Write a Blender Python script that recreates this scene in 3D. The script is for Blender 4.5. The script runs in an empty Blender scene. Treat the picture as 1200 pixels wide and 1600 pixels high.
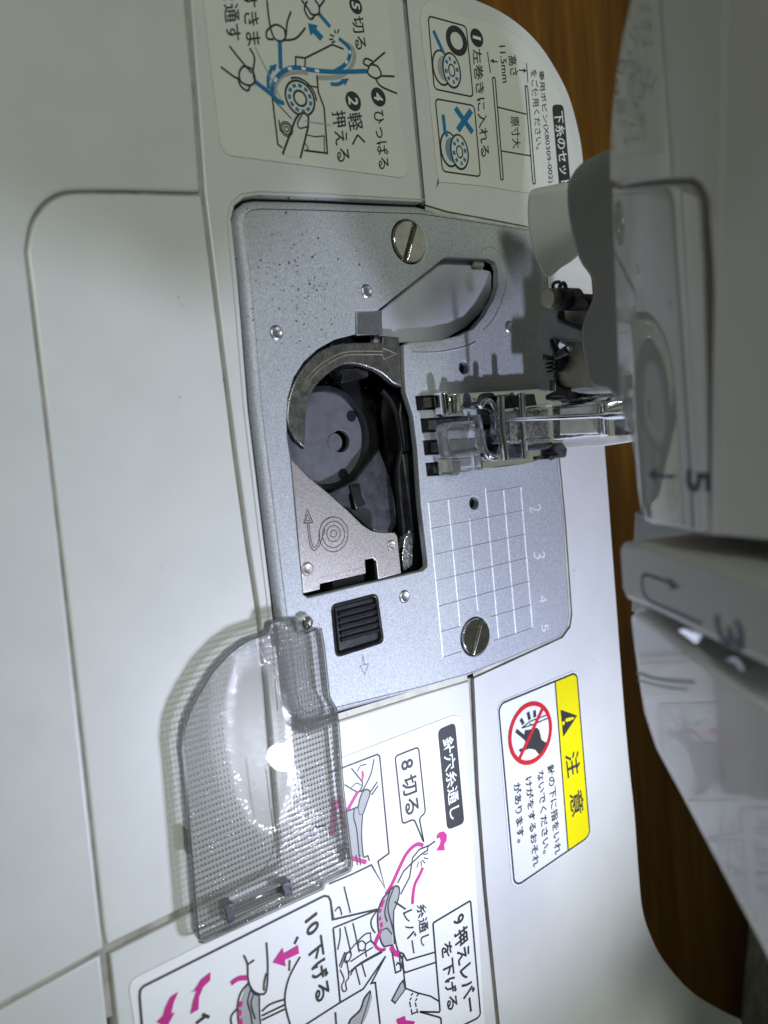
import bpy, bmesh, math, random
import numpy as np
from mathutils import Vector, Matrix
random.seed(7)
S = bpy.context.scene
col = S.collection
MM = 0.001

# ------------------------------------------------------------------ camera
FPX = 1238.68
CAM = np.array([-13.68, -94.61, 114.76])                     # millimetres
RM = np.array([[0.10009308876, 0.79754403098, 0.59489906053],   # picture right
               [0.99017166298, -0.13854201373, 0.01913604625],  # picture down
               [0.09768035327, 0.58713680610, -0.80357259754]]) # into the picture
cd = bpy.data.cameras.new('Camera'); cam = bpy.data.objects.new('Camera', cd); col.objects.link(cam)
m3 = Matrix(((RM[0][0], -RM[1][0], -RM[2][0]), (RM[0][1], -RM[1][1], -RM[2][1]), (RM[0][2], -RM[1][2], -RM[2][2])))
cam.matrix_world = Matrix.Translation(Vector(CAM * MM)) @ m3.to_4x4()
cd.sensor_fit = 'HORIZONTAL'; cd.sensor_width = 36; cd.lens = 36 * FPX / 1200
cd.clip_start = 0.005; cd.clip_end = 20
cd.dof.use_dof = True; cd.dof.focus_distance = 0.150; cd.dof.aperture_fstop = cd.lens / 1.7
S.camera = cam

# ------------------------------------------------------------------ light
W = bpy.data.worlds.new('World'); S.world = W; W.use_nodes = True
bg = W.node_tree.nodes['Background']; bg.inputs[0].default_value = (0.80, 0.92, 0.74, 1); bg.inputs[1].default_value = 0.025
def lamp(name, kind, loc, energy, color, **kw):
    l = bpy.data.lights.new(name, kind); o = bpy.data.objects.new(name, l); col.objects.link(o)
    o.location = Vector(loc) * MM; l.energy = energy; l.color = color
    for k, v in kw.items(): setattr(l, k, v)
    return o
room = lamp('ceiling_lamp', 'AREA', (-450, -560, 1500), 9.2, (0.92, 1.0, 0.88), size=0.25)
room.rotation_euler = (Vector((0, 0, 0)) - Vector((-450, -560, 1500))).to_track_quat('-Z', 'Y').to_euler()
LAMP = Vector((79, 10, 97))
S.view_settings.view_transform = 'Standard'; S.view_settings.look = 'None'
S.view_settings.exposure = 0.2; S.view_settings.gamma = 1.0
S.render.engine = 'CYCLES'
S.cycles.max_bounces = 10; S.cycles.transparent_max_bounces = 16

# ------------------------------------------------------------------ helpers
def ray(x, y):
    return np.array([(x - 600) / FPX, (y - 800) / FPX, 1.0]) @ RM
def G(x, y, z=0.0):                       # picture point on the level z (mm)
    d = ray(x, y); t = (z - CAM[2]) / d[2]; return Vector(CAM + t * d)
def VY(x, y, Y):                          # picture point on the upright plane Y
    d = ray(x, y); t = (Y - CAM[1]) / d[1]; return Vector(CAM + t * d)
FS = 0.474
def FP(x, y, d=0.0):                      # picture point on the slanted front of the machine head, d mm proud of it
    y0 = -15 - d * 1.107; r = ray(x, y)
    t = (y0 - FS * (CAM[2] - 60) - CAM[1]) / (r[1] + FS * r[2]); return Vector(CAM + t * r)
def g2(pts, z=0.0): return [G(x, y, z).xy for x, y in pts]
def zm(ox, oy, s): return lambda *pts: [(ox + x / s, oy + y / s) for x, y in pts]

def cr(pts, n=6, closed=False):           # smooth curve through points
    P = [Vector(p) for p in pts]; N = len(P); out = []
    rng = range(N) if closed else range(N - 1)
    for i in rng:
        if closed: a, b, c, d = P[(i - 1) % N], P[i], P[(i + 1) % N], P[(i + 2) % N]
        else: a, b, c, d = P[max(i - 1, 0)], P[i], P[i + 1], P[min(i + 2, N - 1)]
        for k in range(n):
            t = k / n
            out.append(0.5 * ((2 * b) + (c - a) * t + (2 * a - 5 * b + 4 * c - d) * t * t + (3 * b - a - 3 * c + d) * t ** 3))
    if not closed: out.append(P[-1])
    return out
def rnd(pts, r, n=5, skip=()):            # round the corners of a polygon
    P = [Vector(p) for p in pts]; N = len(P); out = []
    for i in range(N):
        b = P[i]; a = P[i - 1]; c = P[(i + 1) % N]; u = a - b; v = c - b
        rr = r[i] if isinstance(r, (list, tuple)) else r
        q = min(rr, u.length * 0.48, v.length * 0.48)
        if q < 1e-4 or i in skip: out.append(b); continue
        p0 = b + u.normalized() * q; p1 = b + v.normalized() * q
        for k in range(n + 1):
            t = k / n; out.append((1 - t) ** 2 * p0 + 2 * t * (1 - t) * b + t * t * p1)
    return out
def circ(c, r, n=32, ry=None):
    ry = r if ry is None else ry
    return [Vector((c[0] + r * math.cos(2 * math.pi * k / n), c[1] + ry * math.sin(2 * math.pi * k / n))) for k in range(n)]

def finish(me, mat, angle=35):
    me.materials.clear()
    if mat: me.materials.append(mat)
    me.polygons.foreach_set('use_smooth', [True] * len(me.polygons))
    try: me.set_sharp_from_angle(angle=math.radians(angle))
    except Exception: pass
    me.update()
def link(name, me, parent=None, label=None, kind=None):
    o = bpy.data.objects.new(name, me); col.objects.link(o)
    if parent is not None:
        o.parent = parent; o.matrix_parent_inverse = Matrix.Translation(-world_loc(parent))
    if label: o['label'] = label
    if kind: o['kind'] = kind
    return o
def world_loc(o):
    v = Vector(o.location)
    return v if o.parent is None else v       # parts keep their origin at the world origin
def thing(name, label, cat, loc):
    o = bpy.data.objects.new(name, None); col.objects.link(o); o.location = Vector(loc) * MM
    o.empty_display_size = 0.01; o['label'] = label; o['category'] = cat
    return o
def curve_mesh(outlines, extrude, bevel, res=3):
    cu = bpy.data.curves.new('tmp', 'CURVE'); cu.dimensions = '2D'; cu.fill_mode = 'BOTH'
    for pts in outlines:
        sp = cu.splines.new('POLY'); sp.points.add(len(pts) - 1); sp.use_cyclic_u = True
        for k, p in enumerate(pts): sp.points[k].co = (p[0], p[1], 0, 1)
    cu.extrude = extrude; cu.bevel_depth = bevel; cu.bevel_resolution = res; cu.offset = -bevel
    ob = bpy.data.objects.new('tmp', cu); me = bpy.data.meshes.new_from_object(ob)
    bpy.data.objects.remove(ob); bpy.data.curves.remove(cu); return me
def slab(name, outer, z, thick, mat, parent=None, holes=(), bevel=0.3, frame=None, label=None, res=3, kind=None):
    """flat piece: outline in mm, top at z (or along frame normal), thick downwards"""
    bevel = min(bevel, thick * 0.49)
    me = curve_mesh([outer] + list(holes), max(thick / 2 - bevel, 1e-4), bevel, res)
    n = len(me.vertices); co = np.empty(n * 3); me.vertices.foreach_get('co', co); co = co.reshape(-1, 3)
    co[:, 2] -= thick / 2
    if frame is None: co[:, 2] += z
    else:
        O, U, V, Nn = [np.array(v) for v in frame]
        co = O + co[:, :1] * U + co[:, 1:2] * V + co[:, 2:3] * Nn
    me.vertices.foreach_set('co', (co * MM).ravel()); finish(me, mat)
    return link(name, me, parent, label, kind)
def fr(P, n_hint):                         # frame of a planar list of 3d points -> (2d points, frame)
    O = P[0]; N = Vector(n_hint).normalized()
    U = Vector((1, 0, 0)); U = (U - N * U.dot(N)).normalized(); V = N.cross(U)
    return [Vector(((p - O).dot(U), (p - O).dot(V))) for p in P], (O, U, V, N)
def face_slab(name, P, n_hint, thick, mat, parent, holes=(), bevel=0.4, **kw):
    o2, f = fr(P, n_hint)
    hs = [[Vector(((p - f[0]).dot(f[1]), (p - f[0]).dot(f[2]))) for p in h] for h in holes]
    return slab(name, o2, 0, thick, mat, parent, hs, bevel, f, **kw)

class MB:
    def __init__(s): s.v = []; s.f = []
    def poly(s, pts): i = len(s.v); s.v += [tuple(p) for p in pts]; s.f.append(tuple(range(i, i + len(pts))))
    def ribbon(s, pts, w, z=0, ridge=None, closed=False):
        P = [Vector(p[:2]) for p in pts]; N = len(P)
        if closed and (P[0] - P[-1]).length > 1e-6: P.append(P[0]); N += 1
        i0 = len(s.v)
        for i in range(N):
            a = P[i - 1] if i else (P[-2] if closed else None); c = P[i + 1] if i < N - 1 else (P[1] if closed else None)
            d0 = (P[i] - a).normalized() if a is not None and (P[i] - a).length > 1e-9 else None
            d1 = (c - P[i]).normalized() if c is not None and (c - P[i]).length > 1e-9 else None
            d = (d0 if d0 is not None else Vector((0, 0))) + (d1 if d1 is not None else Vector((0, 0)))
            d = d.normalized() if d.length > 1e-6 else (d0 or d1 or Vector((1, 0)))
            n = Vector((-d.y, d.x)); k = 1.0
            if d0 is not None and d1 is not None: k = 1 / max(0.5, math.sqrt(max(0.05, (1 + d0.dot(d1)) / 2)))
            L = P[i] + n * w / 2 * k; R = P[i] - n * w / 2 * k
            s.v.append((L.x, L.y, z)); 
            if ridge is not None: s.v.append((P[i].x, P[i].y, z + ridge))
            s.v.append((R.x, R.y, z))
        m = 3 if ridge is not None else 2
        for i in range(N - 1):
            for k in range(m - 1):
                a = i0 + i * m + k; s.f.append((a + 1, a + m + 1, a + m, a)[::-1])
    def disc(s, c, r, z, n=28, ry=None): s.poly([(p.x, p.y, z) for p in circ(c, r, n, ry)])
    def ring(s, c, r, w, z, n=36): s.ribbon(circ(c, r, n), w, z, closed=True)
    def tube(s, pts, r, n=10, caps=True):
        P = [Vector(p) for p in pts]; N = len(P); R = r if isinstance(r, (list, tuple)) else [r] * N
        i0 = len(s.v); ref = None
        for i in range(N):
            t = ((P[min(i + 1, N - 1)] - P[max(i - 1, 0)])).normalized()
            if ref is None:
                ref = t.orthogonal().normalized()
            ref = (ref - t * ref.dot(t)).normalized(); b = t.cross(ref)
            for k in range(n):
                a = 2 * math.pi * k / n; s.v.append(tuple(P[i] + (ref * math.cos(a) + b * math.sin(a)) * R[i]))
        for i in range(N - 1):
            for k in range(n):
                a = i0 + i * n + k; b2 = i0 + i * n + (k + 1) % n; s.f.append((a, b2, b2 + n, a + n))
        if caps:
            s.f.append(tuple(i0 + k for k in range(n))[::-1]); s.f.append(tuple(i0 + (N - 1) * n + k for k in range(n)))
    def lathe(s, prof, c, n=48):
        i0 = len(s.v); m = len(prof)
        for k in range(n):
            a = 2 * math.pi * k / n
            for r, z in prof: s.v.append((c[0] + r * math.cos(a), c[1] + r * math.sin(a), z))
        for k in range(n):
            for j in range(m - 1):
                a = i0 + k * m + j; b = i0 + ((k + 1) % n) * m + j; s.f.append((a, b, b + 1, a + 1))
    def build(s, name, mat, parent=None, label=None, kind=None, angle=35):
        me = bpy.data.meshes.new(name); me.from_pydata([(x * MM, y * MM, z * MM) for x, y, z in s.v], [], s.f)
        me.validate(); finish(me, mat, angle); return link(name, me, parent, label, kind)

def text_mesh(body, bold=0.0):
    cu = bpy.data.curves.new('tmp', 'FONT'); cu.body = body; cu.offset = bold; cu.resolution_u = 3
    ob = bpy.data.objects.new('tmp', cu); me = bpy.data.meshes.new_from_object(ob)
    bpy.data.objects.remove(ob); bpy.data.curves.remove(cu); return me
def text3(body, BL, BR, TL, mat, parent, bold=0.0, name='lettering', lift=None):
    """writing mapped so that its box spans the three given corners"""
    me = text_mesh(body, bold); n = len(me.vertices)
    if n == 0: return
    co = np.empty(n * 3); me.vertices.foreach_get('co', co); co = co.reshape(-1, 3)
    mn = co.min(0); mx = co.max(0); u = (co[:, 0] - mn[0]) / (mx[0] - mn[0]); v = (co[:, 1] - mn[1]) / max(mx[1] - mn[1], 1e-6)
    BL, BR, TL = [np.array(p) for p in (BL, BR, TL)]
    out = BL + u[:, None] * (BR - BL) + v[:, None] * (TL - BL)
    if lift is not None: out = out + np.array(lift)
    me.vertices.foreach_set('co', (out * MM).ravel()); finish(me, mat); return link(name, me, parent)
def gtext(body, box, mat, parent, z, bold=0.008):
    BL, BR, TL = [G(*p, z) for p in box]
    return text3(body, BL, BR, TL, mat, parent, bold)

# ------------------------------------------------------------------ materials
def new_mat(name):
    m = bpy.data.materials.new(name); m.use_nodes = True; nt = m.node_tree
    return m, nt, nt.nodes['Principled BSDF']
def lk(nt, a, b): nt.links.new(a, b)
def texco(nt, scale):
    tc = nt.nodes.new('ShaderNodeTexCoord'); mp = nt.nodes.new('ShaderNodeMapping')
    mp.inputs['Scale'].default_value = scale if isinstance(scale, tuple) else (scale,) * 3
    lk(nt, tc.outputs['Object'], mp.inputs['Vector']); return mp.outputs[0]
def noise(nt, scale, detail=3, rough=0.55):
    n = nt.nodes.new('ShaderNodeTexNoise'); lk(nt, texco(nt, scale), n.inputs['Vector'])
    n.inputs['Scale'].default_value = 1; n.inputs['Detail'].default_value = detail; n.inputs['Roughness'].default_value = rough
    return n.outputs['Fac']
def ramp(nt, fac, stops):
    r = nt.nodes.new('ShaderNodeValToRGB'); lk(nt, fac, r.inputs[0]); el = r.color_ramp.elements
    while len(el) < len(stops): el.new(0.5)
    for e, (p, c) in zip(el, stops): e.position = p; e.color = (*c, 1) if len(c) == 3 else c
    return r.outputs[0]
def bump(nt, b, h, strength, dist):
    n = nt.nodes.new('ShaderNodeBump'); n.inputs['Strength'].default_value = strength; n.inputs['Distance'].default_value = dist
    lk(nt, h, n.inputs['Height']); lk(nt, n.outputs[0], b.inputs['Normal']); return n
def plain(name, c, rough=0.5, metal=0.0, var=0.06, bscale=0, bstr=0.1, coat=0, vscale=120, rvar=0.0, ior=None):
    m, nt, b = new_mat(name); b.inputs['Metallic'].default_value = metal; b.inputs['Roughness'].default_value = rough
    lo = tuple(max(0, v * (1 - var)) for v in c); hi = tuple(min(1, v * (1 + var)) for v in c)
    lk(nt, ramp(nt, noise(nt, vscale, 4), [(0.35, lo), (0.65, hi)]), b.inputs['Base Color'])
    if rvar:
        lk(nt, ramp(nt, noise(nt, vscale * 2.3, 5, .65), [(0.35, (max(.02, rough - rvar),) * 3), (0.7, (rough + rvar,) * 3)]), b.inputs['Roughness'])
    if coat: b.inputs['Coat Weight'].default_value = coat; b.inputs['Coat Roughness'].default_value = 0.04
    if ior: b.inputs['IOR'].default_value = ior
    if bscale: bump(nt, b, noise(nt, bscale, 3), bstr, 0.0002)
    return m
M = {}
M['white'] = plain('white_plastic', (0.62, 0.625, 0.605), 0.32, var=0.02, bscale=2500, bstr=0.03, rvar=0.015)
M['tray'] = plain('tray_plastic', (0.58, 0.588, 0.572), 0.38, var=0.025, bscale=2500, bstr=0.03, rvar=0.015)
M['label'] = plain('label_paper', (0.66, 0.665, 0.615), 0.42, var=0.02, vscale=60)
M['label_cool'] = plain('label_film', (0.75, 0.755, 0.75), 0.36, var=0.02, vscale=60)
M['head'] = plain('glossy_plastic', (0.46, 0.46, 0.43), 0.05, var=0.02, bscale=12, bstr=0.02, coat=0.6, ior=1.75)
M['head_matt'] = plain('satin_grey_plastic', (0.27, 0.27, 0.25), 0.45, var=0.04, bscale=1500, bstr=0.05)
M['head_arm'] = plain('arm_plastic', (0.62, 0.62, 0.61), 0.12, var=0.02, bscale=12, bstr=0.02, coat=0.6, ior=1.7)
M['head_satin'] = plain('satin_white_plastic', (0.52, 0.52, 0.49), 0.34, var=0.03, bscale=800, bstr=0.04)
M['black'] = plain('black_plastic', (0.012, 0.012, 0.014), 0.32, var=0.3, bscale=2500, bstr=0.12, rvar=0.08)
M['blacksteel'] = plain('dark_steel', (0.09, 0.09, 0.105), 0.34, 0.55, var=0.3, bscale=2500, bstr=0.12, vscale=500, rvar=0.1)
M['case'] = plain('bobbin_case_resin', (0.15, 0.15, 0.175), 0.36, 0.25, var=0.12, bscale=5000, bstr=0.25, vscale=400, rvar=0.08)
M['caserim'] = plain('bobbin_case_rim', (0.016, 0.016, 0.020), 0.3, 0.0, var=0.25, bscale=3000, bstr=0.12, rvar=0.1)
M['chrome'] = plain('chrome', (0.95, 0.955, 0.96), 0.05, 1.0, var=0.04, bscale=450, bstr=0.22, rvar=0.04)
M['chrome_rough'] = plain('cast_chrome', (0.80, 0.81, 0.84), 0.12, 1.0, var=0.5, bscale=1700, bstr=1.0, rvar=0.08, vscale=1300)  # speckled base colour paints in the glitter of its reflections
M['dogsteel'] = plain('feed_dog_steel', (0.16, 0.16, 0.17), 0.3, 0.8, var=0.2, bscale=1500, bstr=0.3, vscale=600)
M['nickel'] = plain('nickel_screw', (0.72, 0.71, 0.66), 0.12, 1.0, var=0.12, vscale=700, bscale=700, bstr=0.12, rvar=0.08)
M['cream'] = plain('cream_metal', (0.82, 0.79, 0.66), 0.28, 0.45, var=0.1, bscale=1500, bstr=0.3, vscale=300)
M['brass'] = plain('tarnished_rim', (0.25, 0.245, 0.225), 0.32, 0.8, var=0.22, vscale=500, bscale=3000, bstr=0.25, rvar=0.12)
M['bronze'] = plain('bronze_satin', (0.40, 0.365, 0.30), 0.42, 0.55, var=0.16, vscale=350, bscale=2500, bstr=0.12)
M['steelgrey'] = plain('grey_clamp', (0.27, 0.275, 0.28), 0.42, 0.4, var=0.12, vscale=500)
M['tabmetal'] = plain('tab_metal', (0.42, 0.43, 0.46), 0.36, 0.9, var=0.1, vscale=800, bscale=4000, bstr=0.2)
M['lavender'] = plain('inner_cover_paint', (0.46, 0.465, 0.53), 0.34, 0.1, var=0.06, vscale=150, rvar=0.05)
M['ink'] = plain('black_ink', (0.03, 0.03, 0.032), 0.5, var=0.1)
M['inkgrey'] = plain('grey_ink', (0.32, 0.33, 0.33), 0.5, var=0.05)
M['palegrey'] = plain('pale_grey_ink', (0.36, 0.37, 0.37), 0.5, var=0.05)
M['faint'] = plain('label_edge_dirt', (0.34, 0.33, 0.29), 0.6, var=0.4, vscale=900)
M['blue'] = plain('blue_ink', (0.012, 0.16, 0.36), 0.5, var=0.05)
M['threadblue'] = plain('grey_blue_ink', (0.16, 0.27, 0.36), 0.5, var=0.05)
M['magenta'] = plain('magenta_ink', (0.50, 0.02, 0.22), 0.5, var=0.05)
M['red'] = plain('red_ink', (0.55, 0.012, 0.02), 0.45, var=0.04)
M['yellow'] = plain('yellow_ink', (0.78, 0.68, 0.0), 0.45, var=0.03)
M['whiteink'] = plain('white_ink', (0.75, 0.76, 0.74), 0.45, var=0.03)
M['navy'] = plain('navy_print', (0.02, 0.025, 0.07), 0.4, var=0.1)
M['speck'] = plain('dark_specks', (0.05, 0.048, 0.045), 0.7, var=0.4, vscale=3000)

def metal_plate():
    m, nt, b = new_mat('satin_needle_plate')
    b.inputs['Metallic'].default_value = 0.42; b.inputs['Roughness'].default_value = 0.5
    lk(nt, ramp(nt, noise(nt, 3600, 3, .7), [(0.3, (0.32, 0.335, 0.36)), (0.5, (0.46, 0.48, 0.51)), (0.72, (0.64, 0.66, 0.70))]), b.inputs['Base Color'])
    lk(nt, ramp(nt, noise(nt, 60, 4), [(0.3, (.58,) * 3), (0.7, (.66,) * 3)]), b.inputs['Roughness'])
    bump(nt, b, noise(nt, 3200, 3, .7), 0.8, 0.00006)
    return m
M['plate'] = metal_plate()
def warm_plate():
    m, nt, b = new_mat('finger_plate_steel')
    b.inputs['Metallic'].default_value = 0.85; b.inputs['Roughness'].default_value = 0.45
    lk(nt, ramp(nt, noise(nt, 4200, 3, .75), [(0.32, (0.27, 0.235, 0.215)), (0.5, (0.50, 0.465, 0.44)), (0.7, (0.68, 0.65, 0.62))]), b.inputs['Base Color'])
    bump(nt, b, noise(nt, 4000, 3, .7), 0.6, 0.00006)
    return m
M['warm'] = warm_plate()
M['grid_highlight'] = plain('painted_line_highlight', (0.90, 0.91, 0.93), 0.3, 0.0, var=0.15, vscale=700)  # lamp highlight on the engraved lines, painted as a pale colour

def wood():
    m, nt, b = new_mat('table_wood'); b.inputs['Roughness'].default_value = 0.62; b.inputs['Specular IOR Level'].default_value = 0.15
    n1 = noise(nt, (6, 60, 6), 5, .6); n2 = noise(nt, (25, 420, 25), 4, .6)
    mx = nt.nodes.new('ShaderNodeMix'); mx.inputs[0].default_value = 0.5
    lk(nt, n1, mx.inputs[2]); lk(nt, n2, mx.inputs[3])
    lk(nt, ramp(nt, mx.outputs[0], [(0.34, (0.085, 0.034, 0.006)), (0.5, (0.15, 0.064, 0.010)), (0.66, (0.225, 0.102, 0.018))]), b.inputs['Base Color'])
    bump(nt, b, n2, 0.12, 0.0004); return m
M['wood'] = wood()
def wallpaper():
    m, nt, b = new_mat('wallpaper'); b.inputs['Roughness'].default_value = 0.75
    h = noise(nt, (170, 170, 380), 3, .5)
    lk(nt, ramp(nt, h, [(0.3, (0.55, 0.56, 0.50)), (0.65, (0.72, 0.73, 0.67))]), b.inputs['Base Color'])
    bump(nt, b, h, 1.0, 0.003); return m
M['wall'] = wallpaper()

def clear_mat(name, tint, haze, hazec, rough=0.05, ribs=None, spec=1.35, smooth_at=None):
    """thin clear plastic: tinted transparency, a little milky haze, surface reflection"""
    m = bpy.data.materials.new(name); m.use_nodes = True; nt = m.node_tree; nt.nodes.clear()
    out = nt.nodes.new('ShaderNodeOutputMaterial'); tr = nt.nodes.new('ShaderNodeBsdfTransparent'); df = nt.nodes.new('ShaderNodeBsdfDiffuse')
    gl = nt.nodes.new('ShaderNodeBsdfGlossy'); gl.inputs['Roughness'].default_value = rough
    m1 = nt.nodes.new('ShaderNodeMixShader'); m2 = nt.nodes.new('ShaderNodeMixShader'); fz = nt.nodes.new('ShaderNodeFresnel')
    fz.inputs['IOR'].default_value = spec
    tr.inputs[0].default_value = (*tint, 1); df.inputs[0].default_value = (*hazec, 1); m1.inputs[0].default_value = haze
    lk(nt, tr.outputs[0], m1.inputs[1]); lk(nt, df.outputs[0], m1.inputs[2])
    lk(nt, fz.outputs[0], m2.inputs[0]); lk(nt, m1.outputs[0], m2.inputs[1]); lk(nt, gl.outputs[0], m2.inputs[2])
    lk(nt, m2.outputs[0], out.inputs[0])
    bm = nt.nodes.new('ShaderNodeBump'); bm.inputs['Distance'].default_value = 0.0002
    if ribs:
        tc = nt.nodes.new('ShaderNodeTexCoord'); outs = []
        for ax, pitch in ribs:
            w = nt.nodes.new('ShaderNodeTexWave'); w.bands_direction = ax; w.inputs['Scale'].default_value = 2 * math.pi / (20 * pitch * MM) ; w.wave_profile = 'SIN'
            lk(nt, tc.outputs['Object'], w.inputs['Vector']); outs.append(w.outputs['Fac'])
        mu = nt.nodes.new('ShaderNodeMath'); mu.operation = 'MULTIPLY'; lk(nt, outs[0], mu.inputs[0]); lk(nt, outs[1], mu.inputs[1])
        ad = nt.nodes.new('ShaderNodeMath'); ad.operation = 'MULTIPLY_ADD'; lk(nt, outs[0], ad.inputs[0]); ad.inputs[1].default_value = 0.5; m3_ = nt.nodes.new('ShaderNodeMath'); m3_.operation = 'MULTIPLY'; m3_.inputs[1].default_value = .6; lk(nt, mu.outputs[0], m3_.inputs[0]); lk(nt, m3_.outputs[0], ad.inputs[2])
        if smooth_at:
            mp = nt.nodes.new('ShaderNodeMapping'); mp.vector_type = 'TEXTURE'; mp.inputs['Location'].default_value = smooth_at[0]; mp.inputs['Rotation'].default_value = (0, 0, smooth_at[2]); mp.inputs['Scale'].default_value = smooth_at[1]
            lk(nt, tc.outputs['Object'], mp.inputs['Vector']); ln = nt.nodes.new('ShaderNodeVectorMath'); ln.operation = 'LENGTH'; lk(nt, mp.outputs[0], ln.inputs[0])
            mr = nt.nodes.new('ShaderNodeMapRange'); mr.interpolation_type = 'SMOOTHSTEP'; mr.inputs['From Min'].default_value = .82; mr.inputs['From Max'].default_value = 1.1; lk(nt, ln.outputs['Value'], mr.inputs['Value'])
            mk = nt.nodes.new('ShaderNodeMath'); mk.operation = 'MULTIPLY'; lk(nt, ad.outputs[0], mk.inputs[0]); lk(nt, mr.outputs[0], mk.inputs[1]); ad = mk
        bm.inputs['Strength'].default_value = 0.6; lk(nt, ad.outputs[0], bm.inputs['Height'])
        lk(nt, ramp(nt, ad.outputs[0], [(0.0, tuple(t * 1.0 for t in tint)), (1.0, tuple(min(1, t * .91) for t in tint))]), tr.inputs[0])
        hz = nt.nodes.new('ShaderNodeMath'); hz.operation = 'MULTIPLY_ADD'; lk(nt, ad.outputs[0], hz.inputs[0]); hz.inputs[1].default_value = haze * 0.6; hz.inputs[2].default_value = haze * 0.75
        lk(nt, hz.outputs[0], m1.inputs[0])
    else:
        bm.inputs['Strength'].default_value = 0.15; lk(nt, noise(nt, 300, 3), bm.inputs['Height'])
    lk(nt, bm.outputs[0], gl.inputs['Normal']); lk(nt, bm.outputs[0], fz.inputs['Normal'])
    return m
M['lid'] = clear_mat('smoky_ribbed_plastic', (0.855, 0.855, 0.84), 0.09, (0.60, 0.60, 0.58), 0.014, ribs=(('X', 0.95), ('Y', 0.6)), smooth_at=(tuple(G(412, 1168, 2.9) * MM), (.0150, .0058, 1), 0.02))
M['lid_smooth'] = clear_mat('smoky_smooth_plastic', (0.86, 0.86, 0.88), 0.09, (0.6, 0.6, 0.64), 0.05)
M['lid_edge'] = clear_mat('smoky_plastic_edge', (0.52, 0.53, 0.52), 0.16, (0.5, 0.5, 0.5), 0.08, spec=1.5)
M['lid_rim'] = clear_mat('clear_plastic_rim', (0.74, 0.74, 0.73), 0.12, (0.6, 0.6, 0.6), 0.05, spec=1.5)
M['acrylic'] = plain('clear_foot_plastic', (0.93, 0.94, 0.95), 0.06, var=.01, bscale=500, bstr=.25, ior=1.49)
M['acrylic'].node_tree.nodes['Principled BSDF'].inputs['Transmission Weight'].default_value = 0.95
def milky():
    m = bpy.data.materials.new('milky_translucent_plastic'); m.use_nodes = True; nt = m.node_tree; nt.nodes.clear()
    o = nt.nodes.new('ShaderNodeOutputMaterial'); d = nt.nodes.new('ShaderNodeBsdfDiffuse'); t = nt.nodes.new('ShaderNodeBsdfTranslucent'); g = nt.nodes.new('ShaderNodeBsdfGlossy'); g.inputs['Roughness'].default_value = .25
    a_ = nt.nodes.new('ShaderNodeMixShader'); b_ = nt.nodes.new('ShaderNodeMixShader'); a_.inputs[0].default_value = .55; b_.inputs[0].default_value = .05
    c_ = ramp(nt, noise(nt, 150, 3), [(.3, (.80, .80, .76)), (.7, (.86, .86, .82))]); lk(nt, c_, d.inputs[0]); lk(nt, c_, t.inputs[0])
    lk(nt, d.outputs[0], a_.inputs[1]); lk(nt, t.outputs[0], a_.inputs[2]); lk(nt, a_.outputs[0], b_.inputs[1]); lk(nt, g.outputs[0], b_.inputs[2]); lk(nt, b_.outputs[0], o.inputs[0]); return m
M['milky'] = milky()
def emit(name, c, s):
    m = bpy.data.materials.new(name); m.use_nodes = True; nt = m.node_tree; nt.nodes.clear()
    o = nt.nodes.new('ShaderNodeOutputMaterial'); e = nt.nodes.new('ShaderNodeEmission'); e.inputs[0].default_value = (*c, 1); e.inputs[1].default_value = s
    lk(nt, e.outputs[0], o.inputs[0]); return m
M['seam'] = plain('brown_grey_seam', (0.30, 0.28, 0.24), 0.6, var=0.25, vscale=250)  # mottled brown-grey tone for the strips lining the gaps
M['seat'] = plain('yellowed_plastic', (0.50, 0.49, 0.42), 0.5, var=0.15, vscale=200)
M['led'] = emit('lit_lamp_lens', (0.86, 0.90, 1.0), 25)

# ------------------------------------------------------------------ setting
TZ = -70.0
mb = MB(); w0 = G(1172, 1440, TZ); w1 = G(1158, 1598, TZ); wd = (w1 - w0).normalized(); wn = Vector((-wd.y, wd.x, 0))
if wn.y > 0: wn = -wn
a = w0 - wd * 700; b = w0 + wd * 500
quad = [(-700, -450, TZ), (700, -450, TZ), (b.x - wn.x * 5, b.y - wn.y * 5, TZ), (a.x - wn.x * 5, a.y - wn.y * 5, TZ)]
mb.poly(quad)
mb.build('table_top', M['wood'], kind='structure')
mb = MB(); mb.poly([(a.x, a.y, TZ - 30), (b.x, b.y, TZ - 30), (b.x, b.y, 700), (a.x, a.y, 700)])
mb.build('wall', M['wall'], kind='structure')

# ------------------------------------------------------------------ extension table
ext = thing('extension_table', 'flat white plastic accessory tray clipped along the front of the sewing machine bed', 'tray', (-20, -80, TZ))
bl0 = G(160, 1487); bl1 = G(0, 1572); dl = (bl1 - bl0).normalized()
def online(Y): t = (Y - bl0.y) / dl.y; return (bl0 + dl * t).xy
left_line = [(40, 400), (44, 440), (68, 640), (101, 930), (131, 1200), (158, 1450), (162, 1482)]
cornerpx = [(122, 297), (92, 301), (66, 317), (48, 345), (40, 385)]
seam = [(290, 4), (303, 152), (313, 295)]
A = [Vector((-116, -118)), online(-118)] + g2(left_line[:0:-1]) + cr(g2(left_line[1::-1] + cornerpx[::-1] + [(200, 297)]), 4) + g2([(311, 300)]) + g2(seam[::-1]) + [Vector((-116, G(288, 0).y))]
rA = [22, 6] + [0] * (len(A) - 3) + [2]
slab('tray_top', rnd(A, rA, 8), 0, 70, M['tray'], ext, bevel=0.5)
seamB = [(316, 305), (331, 430), (347, 560), (367, 720), (385, 850), (402, 960), (414, 1080), (424, 1205), (436, 1349)]
left2 = [(44, 402), (49, 440), (73, 640), (106, 930), (136, 1200), (163, 1450), (168, 1478)]
corner2 = [(124, 302), (96, 306), (72, 321), (53, 348), (44, 385)]
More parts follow.
